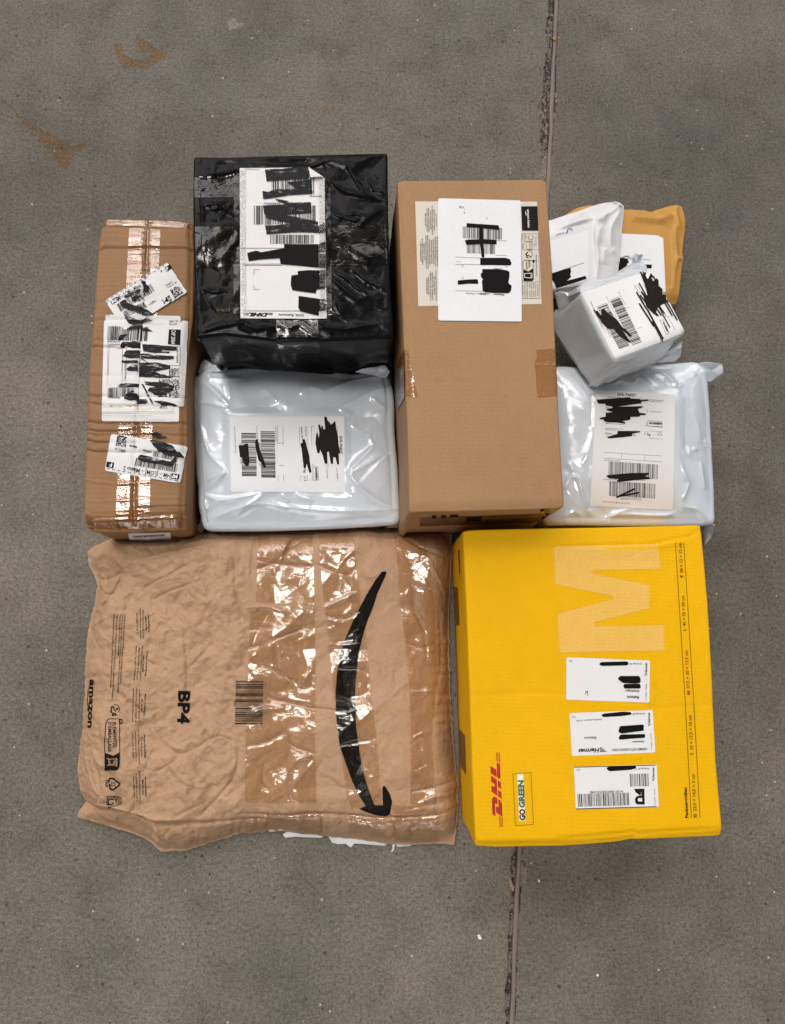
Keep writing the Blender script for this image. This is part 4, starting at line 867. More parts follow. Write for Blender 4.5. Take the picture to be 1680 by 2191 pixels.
# ================================================================== 4 long battered carton
def longbox():
    t = thing('cardboard_box', 'long narrow battered brown carton with white labels and shiny tape along its seam', 'box', tuple(at(300, 800, 0)))
    seam = Q('z1', (830, 190), (815, 300), (805, 450), (800, 600), (795, 850)) + Q('z1', (755, 1350), (730, 1600), (715, 1950)) + Q('z2', (700, 350), (680, 700), (660, 1100), (645, 1500), (640, 1900))
    rnd = random.Random(3)
    def zf(U, V, X, Y, PX, PY):
        z = seg_ridge(PX, PY, seam, -0.0030, 3.0, 1.2, False)
        for k in range(34):
            v0 = rnd.uniform(0.03, 0.97); a = rnd.uniform(-0.0036, 0.0014); w = rnd.uniform(0.0014, 0.0042); sl = rnd.uniform(-0.012, 0.012); half = rnd.random()
            m = 1 if half < 0.5 else np.clip((U-0.45)*8, 0, 1) if half < 0.75 else np.clip((0.55-U)*8, 0, 1)
            z = z + m*a*np.exp(-np.abs((V - v0 - sl*(U-0.5) - 0.004*pn(U*5, U*0+k, 40))/w)**1.4)
        z = z + 0.0016*pn(X*11, Y*16, 41) + 0.0005*pn(X*40, Y*60, 43)
        z = z - 0.010*np.clip((V-0.965)/0.035, 0, 1)**1.3 - 0.004*np.clip((0.035-V)/0.035, 0, 1)**1.3
        crush = np.clip((V-0.93)/0.07, 0, 1)*np.clip((U-0.42)/0.3, 0, 1)
        z = z + crush*(0.010*crumple(X, Y, 34, 46) - 0.004)
        z = z + seg_ridge(PX, PY, Q('z2', (120, 1840), (640, 1825), (900, 1800), (1190, 1790)), -0.0024, 4, 1.3, False) + seg_ridge(PX, PY, Q('z1', (300, 265), (820, 285), (1310, 310)), -0.0014, 4, 1.3, False)
        return z - 0.004*np.clip((U-0.94)/0.06, 0, 1)**2
    s = loaf('carton_body', t, M['old_carton'], Q('z1', (300, 215), (330, 188), (800, 192), (1100, 205), (1308, 222)), Q('z1', (1308, 222), (1330, 600), (1312, 1300)) + Q('z2', (1222, 100), (1218, 500), (1222, 1000), (1212, 1500), (1196, 1790), (1190, 1955)),
             Q('z2', (100, 1945), (170, 1985), (640, 1985), (900, 1960), (1080, 1965), (1190, 1955)), Q('z1', (300, 215), (250, 600), (215, 1200), (150, 1900)) + Q('z2', (140, 450), (120, 1000), (98, 1500), (94, 1800), (100, 1945)), 0.10, zf, 120, 260, 0.004, 0.0006, 10, 4,
             lambda ut, vt: np.where(ut > 0.99, -0.002, 0.001), lambda ut, vt, arcl, z, tt: 0.002*pn(arcl*12, z*25, 6) + np.where(vt > 0.99, 0.003*crumple(arcl, z, 40, 9), 0))
    strip('packing_tape', t, s, M['tape_b'], Q('z1', (612, 190), (606, 400), (592, 650), (575, 950)) + Q('z2', (500, 500), (475, 1000), (458, 1600), (446, 1975)), Q('z1', (968, 205), (955, 400), (945, 700)) + Q('z2', (868, 500), (845, 950), (825, 1500), (812, 1975)), 0.0007, 330, 26)
    strip('packing_tape', t, s, M['tape_b'], Q('z1', (322, 195), (308, 305)), Q('z1', (1300, 222), (1306, 330)), 0.0009, 16, 60)
    strip('packing_tape', t, s, M['tape_b'], Q('z2', (128, 1835), (135, 1970)), Q('z2', (1180, 1800), (1172, 1940)), 0.0011, 20, 60)
    g = 4
    lo = decal('customs_label', t, s, M['label_grey'], [rrect(Q('z2', (298, 560), (1140, 560), (1140, 785), (298, 780)), 4)], 0.0009, g)
    decal('printed_text', lo, s, M['ink_faint'], [text('z2', 'Il trasportatore è autorizzato a trasmettere i dati anagrafici', (303, 613), (705, 612), 11), text('z2', 'sull incasso a terzi del mittente', (303, 632), (530, 630), 11), text('z2', 'a non negotiable waybill regulated exclusively by the general terms of transport', (303, 727), (855, 725), 11), text('z2', 'and in the open form which the sender declares', (303, 745), (805, 743), 11)] + poly('z2', [(303, 680), (1075, 680), (1077, 612)], 0.7) + poly('z2', [(303, 694), (1105, 696)], 0.7), 0.0012, g)
    decal('printed_text', lo, s, M['ink_soft'], [text('z2', 'MXP2', (935, 640), (1012, 641), 22)], 0.0012, g)
    lo2 = decal('customs_label', t, s, M['label_grey'], [rrect(Q('z1', (345, 1285), (1170, 1302), (1188, 1318), (1190, 1400), (345, 1400)), 1)], 0.0009, g)
    decal('printed_text', lo2, s, M['ink'], [text('z1', '59', (352, 1305), (395, 1300), 22)], 0.0012, g)
    b = decal('shipping_label', t, s, M['label'], [rrect(Q('z1', (330, 1352), (1265, 1362)) + Q('z2', (1198, 620), (300, 604)), 5)], 0.0014, g)
    z = 0.0017
    decal('printed_text', b, s, M['ink'], [text('z1', '8429C9625164', (368, 1600), (510, 1603), 15), text('z1', '2024 - 09 - 02', (1058, 1376), (1205, 1376), 18), text('z1', '05:10:35', (1060, 1406), (1148, 1406), 18), text('z1', 'POSTE ITALIANE', (1143, 1640), (1140, 1830), 20), text('z2', '200640000', (363, 538), (497, 539), 16), text('z2', 'Numero COLLI  1', (550, 130), (548, 370), 18),
          Q('z1', (1058, 1455), (1192, 1458), (1180, 1632), (1045, 1624))] + poly('z1', [(1180, 1640), (1175, 1862), (1040, 1855)], 0.7) + poly('z1', [(390, 1620), (510, 1620)], 0.6) + poly('z1', [(390, 1620), (378, 1960)], 0.6) + poly('z1', [(540, 1640), (530, 1950)], 0.6) + poly('z1', [(585, 1640), (578, 1950)], 0.6) + poly('z2', [(378, 420), (520, 418), (527, 0)], 0.6), z, g)
    decal('printed_text', b, s, M['ink_faint'], [text('z1', 'Il mittente dichiara che il contenuto della spedizione', (372, 1620), (362, 1960), 8), text('z2', 'non include merci pericolose', (360, 60), (358, 400), 8)] + poly('z1', [(640, 1380), (1000, 1400)], 0.5), z, g)
    decal('printed_text', b, s, M['white_ink'], [text('z1', 'CAP 20064', (1088, 1462), (1082, 1622), 46, 0.0)], 0.0020, g)
    decal('barcode', b, s, M['ink'], bars('z1', (378, 1418), (825, 1428), (-12, 160), 34, 31), z, g)
    decal('barcode', b, s, M['ink'], bars('z2', (366, 424), (650, 424), (-2, 90), 26, 32), z, g)
    decal('sorting_code', b, s, M['ink'], matrix_code('z2', [(1036, 200), (1146, 204), (1143, 305), (1033, 302)], 14, 5), z, g)
    decal('sorting_code', b, s, M['ink'], matrix_code('z2', [(925, 325), (1147, 328), (1140, 524), (915, 520)], 26, 6), z, g)
    def P1(v, *polys): return [rrect(Q(v, *p), 1.2) for p in polys]
    sc = P1('z1', [(510, 1640), (535, 1598), (735, 1592), (735, 1660), (660, 1672), (520, 1645)], [(765, 1620), (900, 1628), (1060, 1642), (1145, 1650), (1145, 1690), (1075, 1700), (1060, 1725), (900, 1722), (770, 1700)], [(540, 1755), (575, 1700), (600, 1690), (720, 1690), (722, 1775), (620, 1780)], [(745, 1725), (900, 1740), (1110, 1750), (1115, 1790), (1000, 1797), (750, 1780)], [(525, 1805), (700, 1800), (702, 1835), (600, 1840), (530, 1825)], [(740, 1830), (920, 1825), (1075, 1860), (1070, 1895), (900, 1930), (740, 1985)], [(580, 1900), (640, 1850), (700, 1850), (702, 1925), (600, 1920)])
    sc += P1('z2', [(718, 190), (850, 230), (1000, 290), (1078, 300), (1060, 315), (900, 312), (718, 302)], [(470, 398), (500, 375), (600, 372), (695, 375), (695, 412), (560, 418), (480, 412)], [(765, 352), (980, 360), (1090, 402), (1080, 450), (980, 496), (880, 486), (800, 455), (820, 420), (900, 410), (780, 388)], [(540, 540), (560, 492), (640, 445), (686, 500), (685, 562), (610, 560)], [(690, 545), (790, 548), (808, 575), (780, 592), (690, 595)], [(860, 565), (960, 562), (1060, 585), (1140, 612), (1100, 617), (960, 602)])
    sc += [line(*Q('z2', (712, 20), (692, 560)), 2.6), line(*Q('z2', (745, 380), (860, 600)), 3.4), line(*Q('z2', (735, 100), (880, 200)), 2.2)]
    decal('marker_scribble', b, s, M['marker_dry'], sc, 0.0021, g)
    # the tilted sorting label near the top
    a = decal('sorting_label', t, s, M['label'], [rrect(Q('z1', (343, 1135), (1040, 706), (1258, 1042), (562, 1468)), 5)], 0.0022, g)
    z = 0.0026
    decal('printed_text', a, s, M['ink'], [text('z1', '145', (1005, 1175), (1095, 1125), 58, 0.02), text('z1', 'MF – [LÖM] – Milano 2', (498, 1132), (775, 968), 46, 0.0), text('z1', '0.350000', (838, 1192), (918, 1145), 18), text('z1', '04/09/24', (1025, 978), (1100, 935), 17), text('z1', '13:38:18  MF', (1042, 1000), (1152, 938), 17), Q('z1', (398, 1140), (472, 1094), (500, 1138), (426, 1184)), Q('z1', (1008, 768), (1070, 732), (1097, 774), (1036, 812))]
          + [line(q('z1', 360+52*k, 1138-32*k), q('z1', 386+52*k, 1122-32*k), 1.2) for k in range(13)], z, g)
    decal('printed_text', a, s, M['white_ink'], [text('z1', 'MF', (432, 1176), (492, 1138), 36, 0.02), text('z1', 'F', (1040, 806), (1062, 793), 40, 0.02)], z+0.0004, g)
    decal('barcode', a, s, M['ink'], bars('z1', (475, 1178), (852, 950), (46, 82), 34, 33), z, g)
    decal('barcode', a, s, M['ink'], bars('z1', (545, 1262), (780, 1148), (35, 62), 22, 34), z, g)
    decal('sorting_code', a, s, M['ink'], matrix_code('z1', [(1068, 1022), (1165, 962), (1220, 1048), (1126, 1106)], 14, 8), z, g)
    decal('marker_scribble', a, s, M['marker_dry'], P1('z1', [(550, 1100), (580, 1070), (740, 1005), (735, 1040), (660, 1075), (580, 1110)], [(745, 910), (790, 930), (845, 985), (835, 1020), (790, 1090), (760, 1050), (765, 990)], [(515, 1160), (560, 1140), (620, 1175), (740, 1210), (820, 1240), (880, 1285), (800, 1310), (690, 1270), (600, 1240), (520, 1200)], [(555, 1290), (640, 1320), (760, 1350), (890, 1360), (800, 1380), (740, 1390), (680, 1410), (620, 1400), (580, 1360)], [(575, 1465), (640, 1420), (745, 1410), (740, 1440), (650, 1462)], [(640, 1110), (700, 1070), (745, 1085), (720, 1110), (660, 1150)]), z+0.0007, g)
    decal('marker_scribble', t, s, M['marker_dry'], P1('z1', [(492, 1560), (510, 1520), (600, 1505), (560, 1545), (500, 1585)], [(755, 1450), (810, 1440), (880, 1480), (760, 1475)]), 0.0022, g)
    # lower sorting label
    c = decal('sorting_label', t, s, M['label'], [rrect(Q('z2', (400, 915), (1230, 1060), (1150, 1462), (331, 1325)), 5)], 0.0014, g)
    z = 0.0018
    decal('printed_text', c, s, M['ink'], [text('z2', 'HM – [LÖM] – Milano 2', (1052, 1362), (540, 1276), 48), text('z2', '0.450000', (845, 1104), (750, 1088), 17), text('z2', '***', (697, 1040), (603, 1022), 40), text('z2', '02/09/24', (562, 1118), (480, 1106), 17), text('z2', '15:09:35  VA', (561, 1096), (445, 1072), 17), text('z2', '2006', (1150, 1135), (1090, 1128), 15), Q('z2', (1062, 1352), (1146, 1368), (1132, 1426), (1050, 1410)), Q('z2', (356, 1224), (436, 1238), (426, 1300), (346, 1286))]
          + [line(q('z2', 355+57*k, 1301+10*k), q('z2', 387+57*k, 1307+10*k), 1.2) for k in range(14)], z, g)
    decal('printed_text', c, s, M['white_ink'], [text('z2', 'MF', (1128, 1376), (1066, 1365), 40, 0.02), text('z2', 'F', (418, 1246), (390, 1241), 42, 0.02)], z+0.0004, g)
    decal('barcode', c, s, M['ink'], bars('z2', (684, 1180), (1130, 1252), (-18, 92), 40, 35), z, g)
    decal('barcode', c, s, M['ink'], bars('z2', (868, 1108), (1138, 1158), (-12, 60), 24, 36), z, g)
    decal('sorting_code', c, s, M['ink'], matrix_code('z2', [(578, 962), (560, 1070), (452, 1055), (470, 946)], 14, 9), z, g)
    decal('marker_scribble', c, s, M['marker_dry'], P1('z2', [(700, 1170), (730, 1150), (900, 1190), (1050, 1228), (1110, 1165), (1122, 1230), (1060, 1282), (900, 1252), (760, 1228), (700, 1205)], [(822, 990), (860, 990), (1000, 1020), (1075, 1052), (1100, 1090), (1200, 1190), (1150, 1182), (980, 1142), (930, 1110), (870, 1062)], [(935, 1090), (1000, 1100), (1120, 1150), (1060, 1170), (960, 1140)]), z+0.0007, g)
    decal('marker_scribble', t, s, M['marker_dry'], P1('z2', [(850, 905), (900, 900), (940, 915), (1020, 965), (930, 972), (850, 962)]), 0.0018, g)
    e = decal('end_label', t, s, M['label'], [Q('z2', (585, 2000), (1045, 1988), (1060, 2070), (600, 2090))], 0.0012, 8)
    decal('printed_text', e, s, M['ink'], [text('z2', 'TOPSC0J776JL50 0009 EUXC1B0C', (640, 2046), (985, 2026), 20, 0.02)], 0.0016)
    return s
longbox()

# ================================================================== 5 grey mailer in the middle
def film_relief(ridges, v, label, seed, soft=14, small=1.0, lowamp=0.004):
    def zf(U, V, X, Y, PX, PY):
        lm = in_quad(PX, PY, label, soft)
        w = small*(lowamp*pn(X*9, Y*9, seed) + 0.0046*facets(X, Y, 0.100, seed+2) + 0.0011*facets(X, Y, 0.036, seed+3) + 0.0002*facets(X, Y, 0.014, seed+4))
        for p, a, wd in ridges: w = w + seg_ridge(PX, PY, resample(Q(v, *p), 30, True), a*0.85, wd*0.75, 1.05)
        return w*(1-0.95*lm)
    return zf
def mailer_mid():
    t = thing('plastic_mailer', 'glossy pale grey plastic mailer lying flat between the black parcel and the paper mailer', 'mailer bag', tuple(at(635, 960, 0)), 'grey plastic mailer bags')
    lab = Q('z4', (335, 497), (1190, 495), (1198, 1063), (345, 1058))
    rd = [([(80, 435), (130, 400), (240, 425), (350, 455)], 0.0045, 8), ([(80, 440), (180, 760), (250, 850), (330, 920)], 0.0045, 9), ([(335, 920), (170, 985)], 0.004, 7), ([(330, 925), (230, 1000), (135, 1078)], 0.0045, 7), ([(135, 1078), (270, 1132), (470, 1105), (600, 1070)], 0.0055, 9), ([(140, 1085), (170, 1190), (250, 1130)], 0.004, 7),
          ([(200, 1265), (350, 1210), (560, 1160), (800, 1185), (1200, 1215), (1590, 1195)], 0.004, 9), ([(600, 1075), (560, 1120), (470, 1170), (380, 1250)], 0.005, 11), ([(830, 1075), (870, 1110), (960, 1140)], 0.004, 10), ([(720, 1080), (760, 1120), (790, 1140)], 0.003, 9),
          ([(1595, 1200), (1480, 1150), (1330, 1060), (1210, 930)], 0.006, 8), ([(1215, 960), (1330, 890), (1440, 820), (1500, 780)], 0.005, 14), ([(1380, 660), (1400, 740), (1290, 860), (1210, 940)], 0.004, 12), ([(1145, 450), (1250, 410), (1400, 330), (1500, 290), (1550, 295)], 0.0055, 12), ([(1390, 370), (1470, 430), (1540, 450)], 0.0045, 9), ([(1140, 455), (1220, 500), (1250, 480)], 0.0035, 9),
          ([(1060, 330), (1180, 260), (1330, 215), (1520, 200)], 0.005, 12), ([(820, 108), (960, 130), (1170, 160)], 0.004, 8), ([(90, 210), (190, 290), (350, 440)], 0.005, 12), ([(170, 215), (300, 222), (420, 214)], 0.003, 9), ([(320, 240), (350, 390)], 0.0035, 14), ([(560, 300), (640, 340), (700, 420)], 0.003, 16), ([(860, 350), (940, 300), (1060, 330)], 0.003, 14), ([(90, 130), (150, 190), (200, 180)], 0.004, 8), ([(70, 270), (90, 420)], 0.003, 8), ([(100, 700), (200, 720), (320, 640)], 0.0025, 16), ([(1220, 560), (1330, 640), (1400, 640)], 0.0025, 14)]
    base = film_relief(rd, 'z4', lab, 51)
    def zf(U, V, X, Y, PX, PY):
        z = base(U, V, X, Y, PX, PY)
        pr = lambda d, k: 1-(1-np.clip(d/k, 0, 1))**2.2
        z = z*np.clip(pr(U, 0.03)*pr(1-U, 0.03)*pr(V, 0.03)*pr(1-V, 0.03)*0.25+0.75, 0, 1) + 0.016*(1-np.abs(2*U-1)**4)*(1-np.abs(2*V-1)**4)
        return z
    s = loaf('plastic_bag', t, M['grey_film'], Q('z4', (44, 186), (100, 140), (160, 100), (300, 118), (500, 104), (800, 98), (1000, 118), (1150, 140), (1300, 165), (1420, 150), (1500, 130), (1532, 180)), Q('z4', (1532, 180), (1560, 330), (1566, 600), (1590, 900), (1606, 1210), (1610, 1296)),
             Q('z4', (124, 1330), (160, 1345), (500, 1345), (900, 1335), (1300, 1320), (1610, 1296)), Q('z4', (44, 186), (34, 270), (52, 500), (68, 760), (80, 950), (90, 1040), (98, 1190), (124, 1330)), 0.054, zf, 210, 190, 0.010, 0.0008, 8, 5, lambda ut, vt: np.full_like(ut, -0.006), None, True, 0.003, 30, 3)
    # spare film sticking out at the corners
    flap('bag_corner', t, M['grey_film_matt'], Q('z4', (128, 1200), (118, 1290), (20, 1362), (130, 1362), (150, 1320)), (0.03, 0.022, 0.012, 0.012, 0.03))
    flap('bag_corner', t, M['grey_film_matt'], Q('z4', (150, 70), (205, 110), (330, 118), (300, 150), (90, 170), (120, 95)), (0.035, 0.05, 0.055, 0.06, 0.05, 0.04))
    flap('bag_corner', t, M['grey_film_matt'], Q('z4', (1270, 165), (1320, 140), (1500, 118), (1530, 165), (1500, 210), (1400, 185)), (0.06, 0.066, 0.070, 0.068, 0.066, 0.064))
    flap('bag_corner', t, M['grey_film_matt'], Q('z4', (1560, 1300), (1608, 1240), (1632, 1330), (1500, 1330)), (0.03, 0.04, 0.012, 0.02))
    a = decal('shipping_label', t, s, M['label_cool'], [rrect(lab, 3)], 0.0006, 16)
    z = 0.0009
    decal('printed_text', a, s, M['ink'], [text('z4', 'DHL PAKET', (1156, 645), (1156, 780), 20, 0.01), text('z4', 'kg', (888, 893), (890, 918), 18), text('z4', '1/1', (888, 948), (890, 978), 18), text('z4', 'GOGREEN', (972, 880), (976, 968), 15, 0.03), text('z4', 'Sendungsnr.: 0034', (868, 573), (872, 662), 10, 0.01)]
          + poly('z4', [(955, 876), (993, 874), (997, 972), (959, 974), (955, 876)], 0.7) + [line(q('z4', x, 573), q('z4', x+5, 980), 0.55) for x in (693, 733, 857, 912, 946, 1138)] + poly('z4', [(696, 697), (738, 697)], 0.6) + poly('z4', [(698, 863), (740, 863)], 0.6) + poly('z4', [(965, 573), (947, 573), (947, 590)], 0.6) + poly('z4', [(955, 850), (957, 866), (972, 866)], 0.6) + poly('z4', [(1070, 853), (1070, 868), (1052, 868)], 0.6), z)
    decal('printed_text', a, s, M['ink_soft'], [text('z4', 'Leitcode/Routingcode', (676, 573), (680, 690), 9), text('z4', 'Identcode/License Plate', (534, 573), (540, 690), 9), text('z4', 'Common Label PLG @DHL Business Portal', (369, 573), (377, 770), 9), text('z4', 'Abrechnungsnr.', (898, 573), (900, 650), 9), text('z4', 'Name Absender', (1130, 885), (1136, 965), 8), text('z4', 'Kontaktempfänger', (1058, 885), (1062, 965), 8), text('z4', '(00)34043471723771', (409, 700), (413, 852), 11), text('z4', '40327.500.000.23', (552, 690), (558, 870), 11)], z)
    decal('barcode', a, s, M['ink'], bars('z4', (565, 608), (571, 952), (107, 2), 44, 41), z)
    decal('barcode', a, s, M['ink'], bars('z4', (422, 621), (427, 942), (110, 1), 40, 42), z)
    decal('marker_scribble', a, s, M['marker_brown'], [Q('z4', (1040, 500), (1058, 500), (1066, 530), (1080, 542), (1090, 560), (1110, 545), (1113, 535), (1124, 538), (1130, 590), (1142, 640), (1146, 700), (1160, 770), (1148, 776), (1152, 855), (1138, 858), (1125, 805), (1108, 800), (1106, 850), (1090, 852), (1075, 760), (1062, 765), (1065, 850), (1046, 852), (1030, 790), (1010, 745), (1006, 772), (990, 772), (975, 700), (980, 635), (990, 612), (1000, 660), (1005, 620), (995, 560), (1008, 558), (1018, 590), (1020, 566), (1030, 570), (1036, 598), (1048, 590)),
           rrect(Q('z4', (862, 705), (880, 690), (876, 668), (895, 668), (905, 700), (930, 795), (932, 830), (946, 915), (930, 920), (910, 850), (902, 885), (888, 885), (872, 740)), 1), rrect(Q('z4', (403, 715), (420, 712), (440, 712), (450, 702), (472, 700), (478, 760), (483, 838), (475, 870), (460, 870), (440, 848), (430, 805), (412, 800)), 1), rrect(Q('z4', (525, 690), (532, 670), (545, 668), (560, 740), (590, 820), (607, 872), (592, 882), (562, 832), (552, 830), (530, 740)), 1)], z+0.0002)
    return s
def flap(name, parent, mat, pts, zs, amp=0.0025, n=26, th=0.0006, freq=45, seed=5):
    """a loose lobe of crumpled film: fan of its outline, thickened"""
    m = len(pts); W = [at(x, y, z) for (x, y), z in zip(pts, zs)]
    # dense outline, concentric rings towards the middle
    ring = []
    for i in range(m):
        a, b = W[i], W[(i+1) % m]
        for k in range(8): ring.append(a.lerp(b, k/8))
    c = sum(ring, Vector())/len(ring); V = []; F = []; R = len(ring); K = 9
    for k in range(K):
        for p in ring:
            x = c.lerp(p, 1-k/K); V.append(x)
    V.append(c.copy())
    X = np.array([v.x for v in V]); Y = np.array([v.y for v in V])
    dz = amp*(1.0*crumple(X, Y, freq, seed) + 1.0*facets(X, Y, 0.6/freq, seed+2) + 0.5*facets(X, Y, 0.3/freq, seed+3))
    for v, d in zip(V, dz): v.z += float(d)
    for k in range(K-1):
        for i in range(R): F.append((k*R+i, k*R+(i+1) % R, (k+1)*R+(i+1) % R, (k+1)*R+i))
    for i in range(R): F.append(((K-1)*R+i, (K-1)*R+(i+1) % R, K*R))
    if (V[F[0][1]]-V[F[0][0]]).cross(V[F[0][2]]-V[F[0][0]]).z < 0: F = [f[::-1] for f in F]
    o = obj(name, V, F, mat, parent)
    so = o.modifiers.new('thickness', 'SOLIDIFY'); so.thickness = th; so.offset = -1
    return o
mailer_mid()

# ================================================================== 6 grey mailer on the right
def mailer_right():
    t = thing('plastic_mailer', 'glossy pale grey plastic mailer with an upright label, at far right above the yellow box', 'mailer bag', tuple(at(1340, 960, 0)), 'grey plastic mailer bags')
    lab = Q('z8', (450, 308), (1150, 352), (1130, 1370), (400, 1335))
    rd = [([(900, 130), (1000, 150), (1070, 210), (1140, 300), (1200, 280)], 0.005, 9), ([(520, 300), (600, 270), (650, 248), (740, 280), (800, 215), (850, 240), (930, 330)], 0.0045, 8), ([(150, 1200), (210, 1100), (270, 1130), (310, 1270), (350, 1370), (400, 1420)], 0.005, 7), ([(370, 660), (385, 740), (350, 880), (300, 1000)], 0.003, 11), ([(470, 1440), (520, 1470), (640, 1400), (790, 1360), (860, 1390)], 0.005, 9), ([(480, 1450), (700, 1420), (960, 1430), (1080, 1420), (1180, 1350)], 0.0055, 9),
          ([(1170, 1350), (1330, 1380), (1420, 1470), (1500, 1500)], 0.005, 9), ([(1170, 770), (1150, 850), (1230, 900), (1240, 820)], 0.004, 12), ([(1150, 960), (1170, 1040), (1220, 1130), (1215, 1150)], 0.005, 9), ([(1360, 960), (1370, 1060), (1400, 1200)], 0.004, 9), ([(1180, 1300), (1215, 1220), (1240, 1130)], 0.003, 5), ([(1150, 1000), (1150, 1200), (1190, 1350)], 0.004, 16), ([(1290, 830), (1310, 870)], 0.003, 9), ([(1410, 750), (1440, 820)], 0.003, 8), ([(170, 960), (200, 1000), (230, 1060)], 0.003, 8), ([(500, 230), (560, 190), (700, 200)], 0.003, 12), ([(130, 1490), (250, 1400), (370, 1500)], 0.004, 9), ([(1300, 160), (1330, 190)], 0.003, 6), ([(1390, 130), (1420, 180)], 0.003, 6), ([(1250, 500), (1330, 640), (1360, 800)], 0.003, 20)]
    base = film_relief(rd, 'z8', lab, 61, 14, 1.0, 0.004)
    def zf(U, V, X, Y, PX, PY):
        z = base(U, V, X, Y, PX, PY)
        pr = lambda d, k: 1-(1-np.clip(d/k, 0, 1))**2.2
        z = z*np.clip(pr(U, 0.03)*pr(1-U, 0.03)*pr(V, 0.03)*pr(1-V, 0.03)*0.25+0.75, 0, 1) + 0.020*(1-np.abs(2*U-1)**4)*(1-np.abs(2*V-1)**3.2)
        return z
    s = loaf('plastic_bag', t, M['grey_film'], Q('z8', (-18, 96), (110, 84), (500, 100), (900, 85), (1250, 52), (1380, 44), (1452, 70)), Q('z8', (1452, 70), (1466, 240), (1486, 600), (1504, 900), (1516, 1200), (1520, 1500)),
             Q('z8', (-18, 1500), (110, 1500), (400, 1500), (900, 1508), (1300, 1512), (1520, 1500)), Q('z8', (-18, 96), (-20, 700), (-22, 1200), (-18, 1500)), 0.060, zf, 200, 200, 0.009, 0.0008, 8, 5, lambda ut, vt: np.where(vt > 0.98, -0.004, -0.003), None, True, 0.002, 30, 8)
    flap('bag_corner', t, M['grey_film_matt'], Q('z8', (1360, 75), (1440, 66), (1560, 82), (1576, 165), (1465, 238), (1420, 210)), (0.06, 0.066, 0.05, 0.045, 0.05, 0.055))
    flap('bag_corner', t, M['grey_film_matt'], Q('z8', (1440, 1470), (1506, 1500), (1470, 1620), (1412, 1688), (1400, 1560)), (0.05, 0.06, 0.025, 0.008, 0.02))
    flap('bag_corner', t, M['grey_film_matt'], Q('z8', (30, 1480), (60, 1430), (110, 1400), (130, 1500)), (0.02, 0.045, 0.06, 0.03))
    a = decal('shipping_label', t, s, M['label'], [rrect(lab, 3)], 0.0006, 16)
    z = 0.0009
    decal('printed_text', a, s, M['ink'], [text('z8', 'DHL PAKET', (640, 362), (806, 371), 24, 0.012), text('z8', '1 kg', (880, 709), (932, 714), 20), text('z8', '1/1', (996, 715), (1032, 717), 18), text('z8', 'GOGREEN', (920, 612), (1030, 618), 18, 0.035), text('z8', 'Sendungsnr.:', (530, 697), (600, 704), 12, 0.01), text('z8', '760', (768, 715), (800, 717), 12)]
          + [poly('z8', [a_, b_], 0.6)[0] for a_, b_ in (((550, 374), (1050, 407)), ((535, 607), (1040, 640)), ((535, 650), (1040, 680)), ((530, 715), (1038, 746)), ((522, 863), (1033, 895)), ((520, 914), (1033, 946)), ((677, 875), (676, 922)), ((882, 886), (881, 936)))] + poly('z8', [(908, 583), (1033, 590), (1033, 636), (907, 630), (908, 583)], 0.6) + poly('z8', [(541, 485), (541, 467), (562, 467)], 0.6) + poly('z8', [(886, 490), (905, 491), (905, 512)], 0.6) + poly('z8', [(536, 590), (536, 606), (556, 606)], 0.6) + poly('z8', [(900, 606), (900, 627), (882, 626)], 0.6), z)
    decal('printed_text', a, s, M['ink_soft'], [text('z8', 'Leitcode/Routingcode', (520, 936), (665, 940), 11), text('z8', 'Identcode/License Plate', (513, 1105), (640, 1110), 11), text('z8', '(00)340434717237716702', (668, 1275), (852, 1285), 15), text('z8', 'Common Label PLG @DHL Business Portal', (503, 1300), (752, 1318), 12), text('z8', '98223716 2', (800, 1112), (885, 1114), 13), text('z8', 'Abrechnungsnr.', (532, 666), (635, 672), 11), text('z8', 'Kontakt Absender', (930, 415), (1035, 420), 9), text('z8', 'Kontaktempfänger', (928, 505), (1035, 510), 9), text('z8', 'Gewicht', (880, 684), (920, 686), 8), text('z8', 'Anzahl', (995, 690), (1030, 692), 8)], z)
    decal('barcode', a, s, M['ink'], bars('z8', (563, 942), (995, 970), (-3, 130), 48, 51), z)
    decal('barcode', a, s, M['ink'], bars('z8', (569, 1116), (974, 1140), (-3, 129), 44, 52), z)
    decal('marker_scribble', a, s, M['marker_brown'], [rrect(Q('z8', (458, 398), (600, 388), (750, 377), (755, 390), (840, 394), (845, 402), (915, 398), (915, 408), (850, 416), (855, 430), (780, 440), (640, 460), (860, 456), (865, 466), (820, 480), (835, 514), (890, 520), (892, 532), (838, 536), (836, 548), (756, 550), (752, 576), (680, 588), (712, 599), (706, 610), (640, 600), (560, 598), (520, 588), (518, 574), (482, 570), (485, 558), (536, 548), (535, 515), (600, 508), (545, 492), (545, 480), (600, 470), (590, 458), (535, 450), (535, 435), (470, 432)), 1),
          rrect(Q('z8', (640, 673), (840, 675), (843, 684), (770, 698), (768, 720), (680, 730), (555, 741), (550, 730), (600, 710), (640, 700)), 1), rrect(Q('z8', (538, 1070), (560, 1062), (760, 1045), (918, 1043), (916, 1055), (880, 1074), (930, 1086), (928, 1097), (790, 1108), (640, 1125), (635, 1115), (650, 1098), (565, 1092)), 1), stroke('z8', (636, 1256), (790, 1184), 16), stroke('z8', (640, 1252), (826, 1218), 14)], z+0.0002)
    return s
mailer_right()

